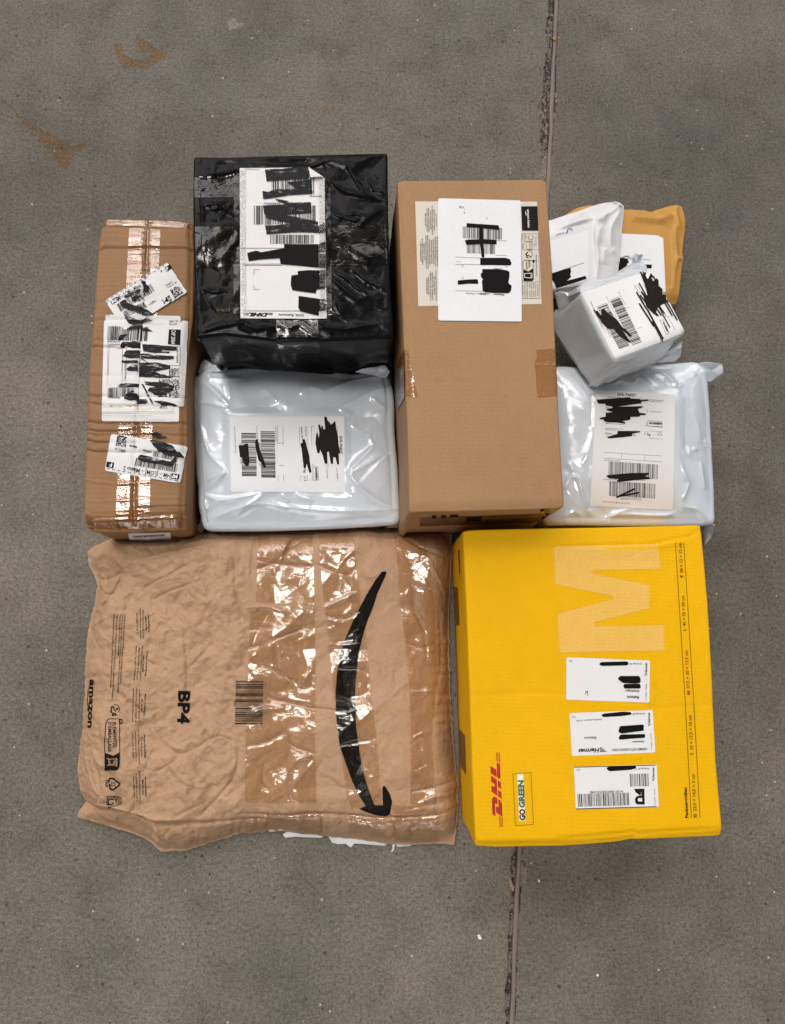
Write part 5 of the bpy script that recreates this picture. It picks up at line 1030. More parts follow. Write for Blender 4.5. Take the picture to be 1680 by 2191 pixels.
# ================================================================== 7 mustard envelope, 8 white mailer
def mustard():
    t = thing('padded_envelope', 'mustard yellow paper envelope with a large white label, lying under the other small mail', 'envelope', tuple(at(1340, 560, 0)))
    lab = Q('z7', (700, 380), (1110, 400), (1168, 430), (1192, 960), (700, 950))
    rd = [([(1040, 235), (1110, 300), (1180, 250)], 0.004, 9), ([(760, 290), (900, 320), (1100, 335), (1140, 290)], 0.004, 10), ([(1245, 170), (1230, 280), (1260, 380), (1300, 410)], 0.0045, 8), ([(1240, 380), (1215, 500), (1235, 660), (1235, 800)], 0.004, 10), ([(1235, 720), (1310, 700)], 0.003, 6), ([(1190, 330), (1150, 290)], 0.003, 8), ([(1225, 720), (1200, 960), (1215, 1010)], 0.003, 8), ([(1250, 200), (1300, 180)], 0.003, 6)]
    def zf(U, V, X, Y, PX, PY):
        w = 0.002*pn(X*14, Y*14, 71) + 0.0014*facets(X, Y, 0.034, 72) + 0.0005*facets(X, Y, 0.014, 73)
        for p, a, wd in rd: w = w + seg_ridge(PX, PY, resample(Q('z7', *p), 24, True), a, wd*0.7, 1.3)
        lm = in_quad(PX, PY, lab, 8); z = w*(1-0.9*lm)
        for d, wd, a in ((V, 0.18, 0.022), (1-V, 0.1, 0.02), (1-U, 0.22, 0.020), (U, 0.1, 0.02)): z = z + a*(1-(1-np.clip(d/wd, 0, 1))**2)*0.30
        return z
    s = loaf('paper_envelope', t, M['mustard'], Q('z7', (172, 240), (300, 185), (410, 165), (560, 190), (760, 208), (900, 215), (1030, 234), (1120, 200), (1230, 165), (1320, 150)), Q('z7', (1320, 150), (1336, 300), (1335, 410), (1318, 520), (1306, 640), (1310, 700), (1290, 940), (1270, 1115)),
             Q('z7', (150, 1180), (700, 1150), (1270, 1115)), Q('z7', (172, 240), (150, 700), (150, 1180)), 0.010, zf, 130, 120, 0.003, 0.0006, 4, 4, lambda ut, vt: np.full_like(ut, -0.002))
    a = decal('shipping_label', t, s, M['label_cool'], [rrect(lab, 1.5)], 0.0006, 10)
    decal('printed_text', a, s, M['ink'], [text('z7', 'DHL', (772, 619), (835, 619), 15, 0.03, 0.3)] + poly('z7', [(750, 619), (772, 619)], 0.9) + poly('z7', [(835, 620), (856, 621)], 0.9) + poly('z7', [(715, 626), (1045, 645)], 0.7), 0.0009)
    decal('marker_scribble', a, s, M['marker'], [rrect(Q('z7', (660, 622), (715, 624), (780, 626), (815, 636), (826, 665), (822, 682), (806, 680), (812, 700), (760, 735), (700, 770), (650, 770)), 1.5), rrect(Q('z7', (985, 690), (1055, 692), (1052, 728), (985, 730)), 1)], 0.0011)
mustard()
def white_mailer():
    t = thing('plastic_mailer', 'white plastic mailer with a pointed top corner, lying on the mustard envelope', 'mailer bag', tuple(at(1240, 560, 0.02)))
    lab = Q('z7', (-10, 470), (426, 350), (430, 930), (20, 985))
    rd = [([(690, 75), (720, 110), (650, 210), (540, 300), (450, 345)], 0.004, 7), ([(440, 350), (445, 500), (470, 700), (465, 900)], 0.004, 9), ([(735, 120), (690, 250), (610, 400), (605, 560), (650, 640)], 0.004, 11), ([(520, 380), (480, 470), (490, 560)], 0.003, 12), ([(540, 600), (530, 760)], 0.003, 12), ([(60, 400), (260, 350), (440, 240), (700, 110)], 0.003, 10), ([(420, 300), (300, 360), (120, 420)], 0.0025, 10), ([(440, 345), (520, 330), (560, 260)], 0.003, 8), ([(620, 600), (690, 660), (700, 720)], 0.003, 10)]
    def zf(U, V, X, Y, PX, PY):
        w = 0.0014*pn(X*14, Y*14, 81) + 0.0012*facets(X, Y, 0.04, 82)
        for p, a, wd in rd: w = w + seg_ridge(PX, PY, resample(Q('z7', *p), 24, True), a, wd*0.8, 1.4)
        lm = in_quad(PX, PY, lab, 6); z = w*(1-0.95*lm)
        for d, wd, a in ((V, 0.30, 0.02), (1-U, 0.35, 0.018)): z = z + a*(1-(1-np.clip(d/wd, 0, 1))**2)*0.6
        return z
    s = loaf('plastic_bag', t, M['white_film'], Q('z7', (-100, 330), (45, 288), (350, 190), (560, 115), (694, 68), (706, 60)), Q('z7', (706, 60), (768, 122), (752, 260), (730, 480), (712, 660), (700, 790), (690, 900)), Q('z7', (-100, 1010), (90, 1000), (690, 900)), Q('z7', (-100, 330), (-100, 1010)), 0.030, zf, 110, 110, 0.002, (0.022, 0.022, 0.022, 0.022), 3, 4)
    flap('bag_corner', t, M['white_film'], Q('z7', (676, 72), (700, 58), (768, 118), (740, 108)), (0.036, 0.044, 0.042, 0.046), 0.001)
    a = decal('shipping_label', t, s, M['label_cool'], [lab], 0.0006, 10)
    decal('printed_text', a, s, M['ink'], poly('z7', [(60, 782), (388, 672)], 0.9), 0.0009)
    decal('barcode', a, s, M['ink'], bars('z7', (115, 935), (310, 876), (14, 90), 22, 61), 0.0009)
    decal('marker_scribble', a, s, M['marker'], [Q('z7', (40, 790), (100, 768), (250, 724), (258, 760), (248, 790), (258, 812), (215, 852), (398, 803), (412, 830), (300, 868), (120, 920), (110, 955), (40, 970))], 0.0011)
    decal('printed_logo', t, s, M['blue'], [arc('z7', (246, 362), 26, 150, 350, 7), Q('z7', (205, 385), (215, 383), (228, 352), (218, 354)), text('z7', 'post', (110, 402), (198, 378), 16, 0.0, 0.4)], 0.0008)
white_mailer()

# ================================================================== 9 small tilted parcel
def small_parcel():
    t = thing('small_parcel', 'small grey film-wrapped packet with heavily scribbled label, tilted atop the white mailer', 'parcel', tuple(at(1320, 690, 0.05)), 'grey plastic mailer bags')
    rd = [([(360, 960), (500, 1290), (690, 1625)], 0.002, 6), ([(700, 1610), (1100, 1480), (1380, 1370)], 0.0022, 8)]
    def zf(U, V, X, Y, PX, PY):
        z = 0.0016*pn(X*16, Y*16, 91) + 0.0004*crumple(X, Y, 40, 92)
        z = z + 0.004*(1-np.abs(2*U-1)**3)*(1-np.abs(2*V-1)**3)
        return z
    def side(ut, vt, arcl, z, tt):
        return -0.003*np.sin(np.pi*tt)*np.ones_like(ut) + (0.0024*facets(arcl, z, 0.035, 95, WALL) + 0.0010*facets(arcl, z, 0.014, 96, WALL))*np.where(ut < 0.01, 0.25, 1.0)
    TL, TR, BR, BL = (352, 956), (1020, 738), (1402, 1352), (692, 1634)
    s = loaf('plastic_wrapping', t, M['grey_film_matt'], Q('z7', TL, (700, 840), TR), Q('z7', TR, (1068, 756), (1110, 800), (1252, 1068), (1345, 1246), BR), Q('z7', BL, (1050, 1500), (1250, 1420), BR), Q('z7', TL, (520, 1300), BL), (0.136, 0.132, 0.162, 0.168), zf, 110, 110, 0.0075, (0.048, 0.046, 0.080, 0.082), 16, 4, lambda ut, vt: np.where(ut < 0.01, 0.015*(1-vt)+0.004, np.where(vt > 0.98, 0.004, 0.002)), side)
    g = 8
    lab = Q('z7', (360, 970), (1008, 756), (1050, 768), (1092, 805), (1240, 1085), (1375, 1352), (1250, 1412), (698, 1616))
    a = decal('shipping_label', t, s, M['label'], [lab], 0.0006, g)
    z = 0.0009
    decal('printed_text', a, s, M['ink'], [line(q('z7', 770, 940), q('z7', 1025, 1465), 0.55), line(q('z7', 728, 960), q('z7', 990, 1480), 0.55), line(q('z7', 880, 900), q('z7', 960, 1060), 0.55), line(q('z7', 450, 1050), q('z7', 600, 1360), 0.4)] + poly('z7', [(795, 1125), (832, 1112)], 0.6) + poly('z7', [(915, 1325), (950, 1312)], 0.6) + poly('z7', [(1135, 1245), (1160, 1235), (1226, 1370), (1200, 1384), (1135, 1245)], 0.6) + [text('z7', 'GOGREEN', (1160, 1262), (1208, 1362), 16, 0.03), text('z7', 'DE', (1182, 1188), (1192, 1212), 12), text('z7', 'L', (1212, 1205), (1220, 1222), 12)], z)
    decal('printed_text', a, s, M['ink_soft'], [text('z7', 'Leitcode/Routingcode', (725, 965), (790, 1090), 9), text('z7', 'Identcode/License Plate', (604, 1008), (740, 1290), 8), text('z7', 'Common Label PLG @DHL Business Portal', (450, 1060), (565, 1320), 9), text('z7', '(00)340434717237', (606, 1328), (650, 1412), 12), text('z7', 'Sendungsnr.', (890, 902), (930, 985), 9), text('z7', 'Abrechnungsnr.', (912, 890), (945, 955), 8), text('z7', 'Kontaktempfänger', (1230, 1240), (1285, 1345), 8)], z)
    decal('barcode', a, s, M['ink'], bars('z7', (642, 1046), (862, 1490), (94, -36), 46, 71), z)
    decal('barcode', a, s, M['ink'], bars('z7', (513, 1108), (735, 1530), (98, -36), 42, 72), z)
    sc = [Q('z7', (945, 790), (975, 790), (1010, 840), (1040, 815), (1065, 860), (1100, 830), (1180, 960), (1200, 1065), (1150, 1090), (1110, 1125), (1085, 1185), (1055, 1165), (1000, 1110), (985, 1060), (960, 975), (1010, 1000), (990, 910))]
    for a_, b_, w in (((945, 775), (1060, 970), 14), ((968, 770), (1010, 850), 12), ((1045, 770), (1105, 880), 12), ((932, 882), (990, 990), 12), ((905, 972), (1000, 1130), 14), ((952, 965), (1100, 1195), 14), ((990, 908), (1060, 1040), 12), ((940, 1000), (1075, 1180), 12), ((932, 1082), (1070, 1300), 14), ((1010, 1140), (1160, 1420), 16), ((1060, 1260), (1156, 1448), 10), ((1120, 1110), (1230, 1315), 10), ((1100, 1130), (1145, 1195), 12), ((1180, 1070), (1252, 1200), 12), ((1200, 1062), (1302, 1242), 12), ((1130, 1110), (1175, 1175), 12), ((1050, 1120), (1115, 1200), 12)): sc.append(stroke('z7', a_, b_, w))
    sc += [rrect(Q('z7', (500, 1160), (515, 1145), (560, 1200), (555, 1140), (580, 1128), (640, 1190), (700, 1228), (770, 1320), (790, 1330), (860, 1400), (842, 1410), (765, 1345), (848, 1462), (830, 1465), (740, 1405), (680, 1330), (620, 1328), (560, 1265), (540, 1225)), 1), stroke('z7', (488, 1148), (540, 1220), 14)]
    decal('marker_scribble', a, s, M['marker_brown'], sc, z+0.0006, 8)
    # loose film: gathered ears on three sides
    flap('bag_ear', t, M['grey_film'], Q('z7', (88, 965), (150, 955), (225, 970), (320, 915), (350, 945), (335, 1000), (250, 1060), (130, 1140)), (0.075, 0.085, 0.09, 0.115, 0.128, 0.115, 0.09, 0.07), 0.004, 26, 0.0006, 38, 15)
    flap('bag_ear', t, M['grey_film_matt'], Q('z7', (320, 915), (400, 855), (620, 830), (640, 800), (760, 745), (900, 680), (1000, 735), (1010, 752), (700, 845), (358, 965)), (0.10, 0.095, 0.09, 0.085, 0.085, 0.09, 0.118, 0.13, 0.128, 0.132), 0.003, 26, 0.0006, 30, 17)
    flap('bag_ear', t, M['grey_film'], Q('z7', (760, 745), (868, 660), (875, 590), (905, 570), (935, 585), (970, 590), (965, 640), (1012, 690), (1015, 735), (900, 770)), (0.09, 0.095, 0.11, 0.112, 0.118, 0.11, 0.115, 0.118, 0.125, 0.11), 0.004, 26, 0.0006, 42, 19)
    flap('bag_ear', t, M['grey_film'], Q('z7', (1090, 1665), (1110, 1600), (1240, 1530), (1370, 1440), (1362, 1500), (1345, 1590), (1290, 1642)), (0.085, 0.09, 0.11, 0.135, 0.115, 0.10, 0.088), 0.004, 26, 0.0006, 40, 21)
    flap('bag_ear', t, M['grey_film'], Q('z7', (690, 1640), (640, 1690), (420, 1900), (432, 1908), (560, 1790), (680, 1700)), (0.164, 0.15, 0.09, 0.09, 0.11, 0.14), 0.001, 26, 0.0008, 40, 23)
    return s
small_parcel()

# ================================================================== 10 brown paper mailer
def paper_mailer():
    t = thing('paper_mailer', 'big crumpled brown paper mailer with a black curved arrow and wide strips of clear tape', 'mailer bag', tuple(at(580, 1480, 0)))
    top = Q('y1', (106, 262), (150, 228), (230, 185), (300, 165), (345, 150), (560, 140), (740, 124), (900, 108), (1150, 96), (1500, 96)) + Q('y3', (250, 78), (450, 72), (800, 54), (940, 52), (1050, 70), (1300, 78), (1580, 84))
    right = Q('y3', (1580, 84), (1584, 300), (1566, 560), (1562, 700), (1560, 1000), (1572, 1400)) + Q('y4', (1578, 300), (1600, 560), (1612, 700), (1636, 850), (1624, 930), (1636, 1000), (1630, 1100), (1602, 1330))
    bottom = Q('y2', (22, 1196), (200, 1248), (400, 1308), (560, 1360), (640, 1410), (690, 1460), (730, 1490), (930, 1482), (1200, 1392), (1400, 1330)) + Q('y4', (0, 1242), (150, 1218), (290, 1222), (570, 1258), (820, 1285), (1100, 1325), (1300, 1330), (1480, 1318), (1602, 1330))
    left = Q('y1', (106, 262), (120, 380), (165, 460), (190, 540), (180, 640), (160, 740), (120, 880), (102, 1050), (86, 1300)) + Q('y2', (84, 150), (62, 480), (34, 680), (24, 800), (40, 950), (75, 1030), (100, 1075), (62, 1120), (30, 1160), (22, 1196))
    def ragged(p, seed, amp=4.5):
        p = resample(p, 150); k = np.arange(150); f = np.sin(np.pi*k/149)**0.3
        return p + (amp*f*(np.abs(pn(k*0.22, k*0+seed, seed))*2 + 0.6*pn(k*0.6, k*0+seed, seed+1) - 0.5))[:, None]*np.array([[0.7, 0.7]]) + (np.array([[0, -5.0]]) if seed == 1 else 0)
    top, right, bottom, left = ragged(top, 1), ragged(right, 2), ragged(bottom, 3), ragged(left, 4)
    folds = [('y2', [(100, 1082), (230, 1105), (420, 1100), (600, 1130), (720, 1190), (850, 1195), (1000, 1180), (1300, 1175), (1650, 1165)], -0.0055, 6), ('y2', [(110, 1040), (400, 1060), (640, 1120), (760, 1150), (1000, 1140)], 0.004, 9), ('y4', [(0, 1040), (250, 1050), (500, 1030), (850, 1050), (1100, 1060), (1350, 1055), (1620, 1010)], -0.0045, 5), ('y4', [(760, 1060), (960, 1095), (1150, 1105), (1180, 1060)], -0.0025, 4),
             ('y1', [(110, 280), (230, 330), (330, 300), (480, 420)], 0.004, 9), ('y1', [(480, 425), (420, 560), (360, 640), (230, 780), (155, 890)], -0.0048, 6), ('y1', [(170, 470), (280, 510), (420, 470), (480, 420)], -0.0036, 6), ('y1', [(190, 550), (320, 635), (420, 600)], -0.003, 5), ('y1', [(480, 420), (620, 370), (800, 330), (1100, 260), (1400, 200), (1530, 150)], 0.0042, 8), ('y1', [(380, 160), (560, 170), (760, 190), (1000, 160), (1300, 150), (1530, 120)], -0.003, 6), ('y1', [(560, 150), (680, 260), (760, 330)], -0.003, 6), ('y1', [(430, 170), (560, 260), (660, 310)], 0.0025, 6),
             ('y1', [(600, 640), (700, 560), (860, 490), (980, 420), (1100, 380)], -0.003, 4), ('y1', [(700, 690), (860, 620), (1000, 570), (1060, 550)], -0.0026, 4), ('y1', [(1380, 350), (1400, 470), (1390, 560), (1420, 680), (1450, 860)], -0.003, 5), ('y1', [(840, 730), (1000, 860), (1200, 1020), (1280, 1060)], 0.0028, 9), ('y1', [(980, 900), (1010, 1200), (1000, 1500)], -0.002, 6), ('y1', [(1200, 1040), (1100, 1160), (1000, 1250)], -0.0024, 6), ('y1', [(1540, 100), (1530, 300), (1520, 500)], -0.003, 5), ('y1', [(120, 880), (190, 990), (260, 1080)], -0.0026, 6), ('y1', [(160, 900), (300, 840), (330, 800)], 0.003, 7),
             ('y2', [(720, 400), (850, 560), (960, 620), (1100, 560), (1250, 480), (1420, 540)], -0.0028, 6), ('y2', [(960, 620), (870, 700), (740, 760), (600, 680)], -0.0025, 6), ('y2', [(1420, 520), (1400, 760), (1280, 940), (1120, 1110)], -0.0034, 5), ('y2', [(850, 690), (1000, 830), (1160, 900)], 0.0026, 8), ('y2', [(80, 480), (130, 700), (230, 900), (420, 1050)], 0.0026, 8), ('y2', [(160, 560), (250, 760), (300, 940), (200, 1060)], -0.002, 6), ('y2', [(210, 1100), (250, 1220), (400, 1240)], -0.003, 6), ('y2', [(420, 1120), (360, 1230)], 0.003, 5), ('y2', [(720, 1200), (760, 1310), (690, 1420)], 0.004, 9), ('y2', [(800, 1300), (900, 1200), (1000, 1190)], -0.0026, 6), ('y2', [(720, 1210), (840, 1370), (930, 1470)], 0.003, 8), ('y2', [(880, 1170), (960, 1100), (1160, 1000)], -0.002, 5),
             ('y3', [(60, 330), (250, 360), (500, 390)], -0.0026, 4), ('y3', [(60, 420), (230, 340), (420, 190), (480, 180)], -0.0026, 4), ('y3', [(540, 370), (760, 440), (840, 390)], -0.0028, 4), ('y3', [(590, 700), (720, 640), (860, 580)], 0.0026, 6), ('y3', [(600, 760), (760, 770), (860, 720)], -0.0026, 5), ('y3', [(0, 1010), (160, 960), (330, 890), (510, 830)], -0.0028, 6), ('y3', [(0, 860), (200, 840)], -0.0022, 5), ('y3', [(0, 700), (150, 690), (320, 730)], 0.0026, 7), ('y3', [(100, 1100), (260, 1190), (400, 1270)], -0.0026, 5), ('y3', [(230, 960), (240, 1150), (330, 1210)], -0.0026, 5), ('y3', [(420, 1280), (520, 1130)], 0.0024, 6), ('y3', [(1160, 450), (1250, 520), (1260, 700), (1330, 860), (1370, 1100)], -0.0028, 4), ('y3', [(1250, 520), (1400, 570), (1440, 600)], -0.002, 4), ('y3', [(1140, 100), (1300, 230), (1500, 310), (1580, 310)], -0.003, 5), ('y3', [(1400, 380), (1500, 560), (1555, 720)], 0.003, 7), ('y3', [(1200, 960), (1340, 990), (1450, 960)], -0.002, 4), ('y3', [(830, 380), (930, 470), (1060, 410)], 0.0022, 6), ('y3', [(1460, 700), (1480, 1000), (1450, 1300)], -0.002, 5), ('y3', [(690, 1150), (830, 1150), (930, 1190)], -0.0022, 4), ('y3', [(620, 980), (860, 970)], 0.0022, 5),
             ('y4', [(140, 30), (180, 150), (300, 180), (510, 230), (680, 250), (820, 235)], -0.0032, 4), ('y4', [(0, 530), (160, 490), (300, 430), (360, 520), (510, 580)], -0.0026, 5), ('y4', [(330, 700), (400, 620), (510, 590)], 0.0024, 6), ('y4', [(140, 660), (130, 800), (190, 860)], -0.0024, 5), ('y4', [(340, 700), (340, 880), (410, 960)], -0.0024, 5), ('y4', [(700, 520), (820, 490), (990, 460)], -0.003, 4), ('y4', [(1255, 120), (1400, 110)], 0.0022, 5), ('y4', [(1260, 460), (1340, 420)], 0.002, 5), ('y4', [(1260, 700), (1360, 660)], -0.002, 4), ('y4', [(1240, 870), (1420, 830), (1600, 800)], -0.0034, 6), ('y4', [(1300, 960), (1440, 900), (1620, 900)], 0.0034, 7), ('y4', [(1200, 1000), (1430, 960), (1540, 930)], -0.003, 5), ('y4', [(1440, 900), (1430, 1040)], -0.003, 4), ('y4', [(1100, 1070), (1130, 1200), (1080, 1320)], -0.003, 5), ('y4', [(570, 1050), (575, 1255)], -0.003, 3), ('y4', [(1290, 1120), (1240, 1180), (1300, 1260)], -0.0026, 5), ('y4', [(1400, 1150), (1520, 1180), (1610, 1160)], 0.0028, 7), ('y4', [(660, 780), (720, 830), (860, 850)], -0.0022, 5), ('y4', [(0, 330), (120, 250), (300, 240)], 0.0026, 8)]
    HB = 0.042
    def zf(U, V, X, Y, PX, PY):
        taped = np.clip((PX-528)/14, 0, 1)
        w = 0.0046*facets(X, Y, 0.050, 101) + 0.0036*facets(X, Y, 0.024, 102)*(1-0.5*taped) + 0.0022*facets(X, Y, 0.012, 103)*(1-0.8*taped) + 0.0011*facets(X, Y, 0.006, 104)*(1-0.93*taped)
        w = w + 0.0035*crumple(X, Y, 14, 105)*(1-0.5*taped) - 0.0028*crumple(X, Y, 27, 106)*(1-0.6*taped) + 0.004*pn(X*8, Y*8, 107)
        for v, p, a, wd in folds: w = w + seg_ridge(PX, PY, resample(Q(v, *p), 26, True), a*1.35, wd*0.5, 1.0)
        pr = lambda d, k: 1-(1-np.clip(d/k, 0, 1))**2.4
        e = pr(U, 0.16)*pr(1-U, 0.07)*pr(V, 0.10)*pr(1-V, 0.17)
        z = HB*e + w*np.clip(0.45+e, 0, 1)
        return np.maximum(z, 0.0008)
    s = loaf('paper_bag', t, M['kraft'], top, right, bottom, left, 0.006, zf, 340, 300, 0.0012, 0.0006, 4, 3, lambda ut, vt: np.full_like(ut, -0.001), None, False, 0.002, 50, 4)
    g = 5
    # printing
    TX = []
    for b, x, y0, y1, c, bo in (('Less Packaging,', (614, 620), 795, 945, 13, 0.012), ('More Smiles', (590, 596), 812, 932, 13, 0.012), ('This mailer fits your order', (568, 571), 755, 995, 13, 0), ('better than a box and uses', (545, 549), 748, 1002, 13, 0), ('less paper to do it.', (517, 522), 785, 958, 13, 0),
                               ('Weniger Verpackung,', (604, 590), 1095, 1315, 13, 0.012), ('Mehr Lächeln', (573, 567), 1138, 1275, 13, 0.012), ('Ihre Bestellung passt besser in', (562, 545), 1060, 1350, 13, 0), ('diese Papiertüte als in einen', (538, 520), 1070, 1340, 13, 0), ('Karton. Das spart Verpackung.', (514, 494), 1060, 1352, 13, 0)):
        TX.append(text('y1', b, (x[0], y0), (x[1], y1), c, bo))
    for b, x, y0, y1, c, bo in (('scan here for material and recycling details of packaging components', (418, 381), 793, 1375, 12, 0.004), ('scannez ici pour les informations sur le recyclage et les matériaux d\'emballage', (399, 358), 793, 1455, 12, 0.004), ('scannen Sie hier für Recycling-Anleitungen', (378, 362), 793, 1145, 12, 0.004), ('Scansiona qui per i dettagli sul materiale e sul riciclo dei componenti dell\'imballaggio', (354, 312), 790, 1500, 12, 0.004), ('Escanea aquí para los detalles de reciclaje y de los materiales de embalaje', (328, 298), 790, 1412, 12, 0.004)):
        TX.append(text('y1', b, (x[0], y0), (x[1], y1), c, bo))
    for b, x, y0, y1, c, bo in (('Meno Imballaggio,', (588, 578), 158, 348, 13, 0.012), ('Più Sorrisi', (560, 556), 203, 305, 13, 0.012), ('Questo sacchetto di carta si', (540, 536), 118, 390, 13, 0), ('adatta al tuo ordine meglio di', (515, 508), 108, 398, 13, 0), ('una scatola e usa meno carta.', (490, 480), 108, 395, 13, 0),
                               ('Moins d\'Emballage,', (578, 586), 505, 700, 13, 0.012), ('Plus de Sourires', (555, 560), 523, 682, 13, 0.012), ('Ce sac s\'adapte mieux à votre', (529, 536), 458, 745, 13, 0), ('commande qu\'un carton et', (504, 512), 475, 730, 13, 0), ('utilise moins de papier.', (480, 488), 490, 710, 13, 0),
                               ('Menos Embalaje,', (588, 594), 858, 1025, 13, 0.012), ('Más Sonrisas', (565, 570), 880, 1008, 13, 0.012), ('Esta bolsa se adapta mejor a', (536, 545), 808, 1082, 13, 0), ('su pedido que una caja y', (511, 520), 825, 1062, 13, 0), ('utiliza menos papel.', (488, 496), 848, 1038, 13, 0)):
        TX.append(text('y2', b, (x[0], y0), (x[1], y1), c, bo))
    decal('printed_text', t, s, M['ink_brown'], TX, 0.0006)
    decal('printed_lettering', t, s, M['ink_brown'], [text('y2', 'BP4', (874, 132), (864, 410), 98, 0.028, 0, 3), text('y2', '8Y4', (1334, 218), (1334, 258), 16)], 0.0006, 4)
    lg = [text('g1', 'amazon', (72, 125), (42, 778), 74, 0.020, 0, 3)]
    p = Q('g1', (60, 212), (50, 260), (40, 330), (34, 400), (36, 470), (44, 508), (50, 506), (44, 470), (42, 400), (48, 330), (56, 260), (64, 214)); lg.append(p); lg.append(Q('g1', (40, 490), (52, 500), (52, 530), (36, 552), (30, 548), (44, 524)))
    decal('printed_logo', t, s, M['ink_brown'], lg, 0.0006, 5)
    ic = [arc('g1', (410, 525), 58, -110, 40, 9), arc('g1', (410, 525), 58, 130, 215, 7), arc('g1', (437, 524), 10, 0, 355, 11)]
    ic += [Q('g1', (350, 495), (385, 485), (425, 560), (405, 560), (378, 505), (360, 510), (375, 545), (362, 548)), Q('g1', (340, 545), (365, 555), (375, 585), (352, 575)), Q('g1', (380, 570), (395, 575), (390, 625), (365, 615)), Q('g1', (400, 575), (435, 600), (415, 622), (400, 605))]
    ic += poly('g1', [(465, 660), (345, 655), (310, 670), (285, 715), (268, 985), (272, 1115)], 1.4) + poly('g1', [(465, 660), (468, 900), (472, 1115)], 1.4) + [rrect(Q('g1', (465, 658), (500, 660), (510, 672), (506, 728), (468, 726)), 1)]
    ic += [Q('g1', (270, 1115), (385, 1158), (475, 1108), (470, 1290), (455, 1330), (425, 1352), (268, 1354))]
    ic += [text('g1', 'ÉLÉMENT(S)', (377, 705), (385, 1050), 45, 0.004), text('g1', "D'EMBALLAGE", (316, 705), (314, 1108), 45, 0.004), text('g1', '22', (362, 1508), (362, 1570), 46, 0.006), text('g1', 'PAP', (272, 1485), (280, 1585), 36, 0.006)]
    ic += poly('g1', [(405, 1470), (350, 1455), (330, 1475), (322, 1520)], 3.2) + poly('g1', [(415, 1490), (465, 1520), (475, 1545), (420, 1590)], 3.2) + poly('g1', [(405, 1595), (390, 1615), (345, 1605), (332, 1545)], 3.2) + [Q('g1', (395, 1450), (420, 1480), (388, 1488)), Q('g1', (408, 1560), (440, 1595), (405, 1600)), Q('g1', (318, 1545), (345, 1530), (352, 1562))]
    ic += poly('g1', [(305, 1700), (400, 1705), (490, 1712), (492, 1800), (400, 1830), (325, 1860), (298, 1780), (305, 1700)], 1.4) + poly('g1', [(390, 1740), (330, 1735), (316, 1760), (322, 1810), (370, 1815)], 2.2) + [arc('g1', (376, 1795), 8, 0, 355, 9)] + [text('g1', 'RECIC', (448, 1722), (455, 1800), 26, 0.01), text('g1', 'Azul', (418, 1740), (424, 1800), 22, 0.01)] + poly('g1', [(395, 1705), (420, 1760), (440, 1715)], 1.2)
    decal('printed_symbols', t, s, M['ink_brown'], ic, 0.0006, 6)
    decal('printed_symbols', t, s, M['kraft'], [text('g1', 'FR', (476, 675), (478, 715), 22, 0.01)] + poly('g1', [(300, 1195), (325, 1195), (330, 1285), (305, 1290)], 1.3) + poly('g1', [(325, 1205), (405, 1200), (410, 1285), (328, 1282)], 1.3) + poly('g1', [(425, 1190), (438, 1195), (440, 1295), (425, 1300), (425, 1190)], 1.3) + [arc('g1', (368, 1248), 26, -40, 240, 6)], 0.0009, 6)
    decal('barcode', t, s, M['ink_brown'], [b for b in bars('y2', (1352, 50), (1346, 412), (230, 2), 32, 81)], 0.0006, 6)
    sw = Q('y3', (1048, 401), (1062, 403), (1068, 416), (1050, 460), (1002, 560), (962, 680), (922, 780), (892, 870), (870, 960), (850, 1060), (838, 1160), (826, 1300)) + Q('y4', (826, 40), (822, 200), (830, 400), (860, 620), (890, 770), (930, 900), (972, 1016), (1040, 1018), (1036, 950), (1035, 885), (1042, 866), (1056, 868), (1090, 920), (1112, 990), (1102, 1050), (1094, 1085), (1070, 1100), (1000, 1096), (930, 1078), (852, 1045), (905, 1022), (860, 955), (800, 830), (745, 680), (704, 560), (680, 400), (668, 200), (670, 90)) + Q('y3', (671, 1330), (680, 1200), (700, 1080), (740, 940), (800, 800), (860, 680), (920, 570), (980, 470), (1030, 406))
    decal('printed_arrow', t, s, M['ink_brown'], [sw], 0.0006, g)
    # clear tape over the lot
    o = 0.0011
    strip('packing_tape', t, s, M['tape_a'], Q('y3', (65, 78), (58, 330), (46, 645)), Q('y3', (488, 74), (500, 330), (503, 660)), o, 110, 60, 0.8)
    strip('packing_tape', t, s, M['tape_a'], Q('y3', (0, 705), (-6, 900), (-12, 1200), (-20, 1400)) + Q('y4', (-32, 500), (-40, 800), (-44, 1000)), Q('y3', (508, 655), (510, 900), (512, 1200), (512, 1400)) + Q('y4', (512, 500), (516, 800), (520, 1000)), o, 230, 60, 0.8)
    strip('packing_tape', t, s, M['tape_a'], Q('y3', (535, 80), (550, 340), (580, 640), (612, 900), (640, 1190), (660, 1400)) + Q('y4', (680, 400), (715, 640), (760, 940), (790, 1040)), Q('y3', (800, 70), (835, 370), (862, 620), (905, 900), (932, 1160), (950, 1400)) + Q('y4', (988, 480), (1010, 740), (1030, 1000), (1050, 1040)), o+0.0004, 290, 44, 0.8)
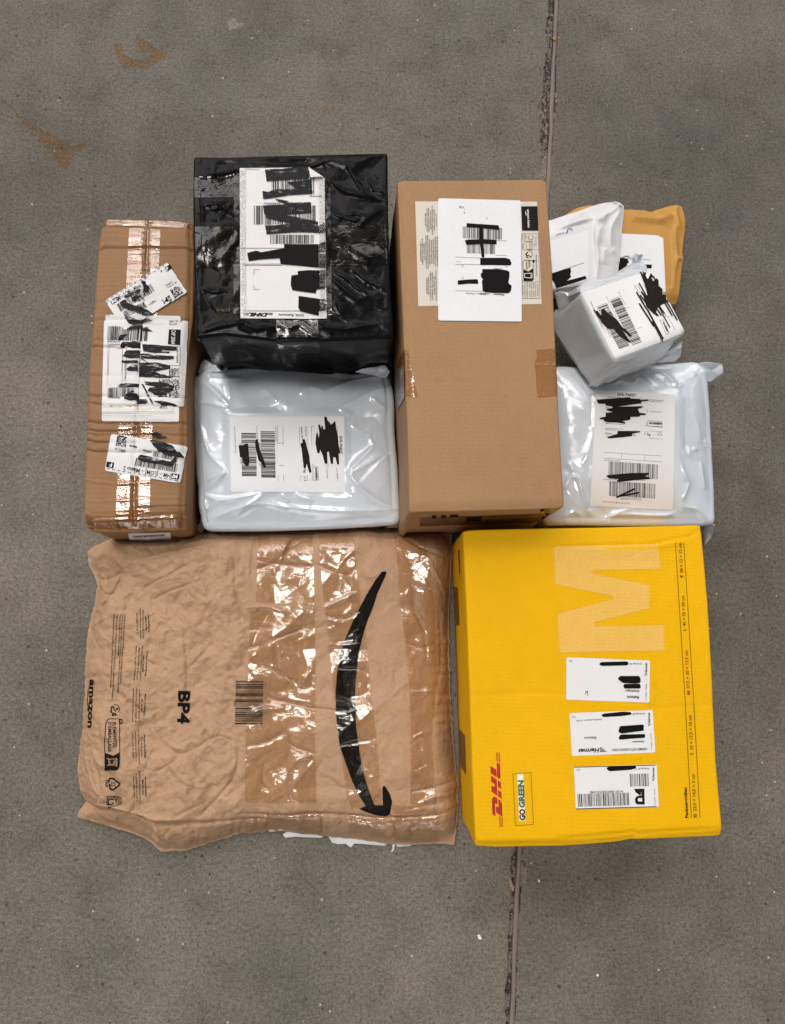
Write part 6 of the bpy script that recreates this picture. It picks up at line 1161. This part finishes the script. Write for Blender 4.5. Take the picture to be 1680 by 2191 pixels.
    strip('packing_tape', t, s, M['tape_a'], Q('y3', (1120, 110), (1155, 380), (1180, 700), (1215, 980), (1240, 1250)) + Q('y4', (1246, 120), (1256, 480), (1256, 800), (1250, 1010)), Q('y3', (1370, 120), (1400, 360), (1440, 640), (1448, 980), (1456, 1250)) + Q('y4', (1452, 120), (1420, 480), (1440, 800), (1450, 1000)), o+0.0002, 290, 36, 0.8)
    strip('packing_tape', t, s, M['tape_a'], Q('y4', (-40, 1110), (560, 1050), (570, 1050)), Q('y4', (-40, 1235), (300, 1222), (570, 1250)), o, 80, 26, 0.8)
    strip('packing_tape', t, s, M['tape_a'], Q('y4', (770, 1085), (920, 1098), (1062, 1108)), Q('y4', (770, 1235), (920, 1250), (1062, 1265)), o+0.0002, 40, 26, 0.8)
    strip('packing_tape', t, s, M['tape_a'], Q('y4', (1110, 1010), (1300, 1040), (1480, 1040)), Q('y4', (1130, 1290), (1300, 1310), (1480, 1300)), o+0.0006, 50, 40, 0.8)
    # stiff folded strip along the mouth, with the torn white liner hanging out below it
    flap('torn_liner', t, M['tear'], Q('y4', (145, 1212), (285, 1192), (283, 1215), (150, 1228)), (0.008, 0.009, 0.007, 0.006), 0.0006)
    flap('torn_liner', t, M['tear'], Q('y4', (258, 1248), (290, 1226), (420, 1248), (570, 1250), (570, 1272), (420, 1268), (300, 1262), (275, 1270)), (0.003, 0.006, 0.006, 0.006, 0.003, 0.003, 0.003, 0.002), 0.0006)
    flap('torn_liner', t, M['tear'], Q('y4', (615, 1262), (720, 1268), (880, 1285), (1070, 1312), (1068, 1338), (880, 1322), (815, 1318), (790, 1348), (740, 1315), (680, 1322), (640, 1312)), (0.006, 0.006, 0.006, 0.006, 0.003, 0.003, 0.003, 0.002, 0.003, 0.002, 0.003), 0.0007)
    flap('torn_liner', t, M['tear'], Q('y4', (1112, 1328), (1135, 1326), (1130, 1350), (1120, 1378), (1100, 1384), (1115, 1355)), (0.006, 0.006, 0.004, 0.002, 0.002, 0.003), 0.0005)
    flap('torn_liner', t, M['tear'], Q('y4', (1140, 1325), (1255, 1320), (1258, 1336), (1150, 1345)), (0.006, 0.006, 0.003, 0.003), 0.0006)
    return s
paper_mailer()
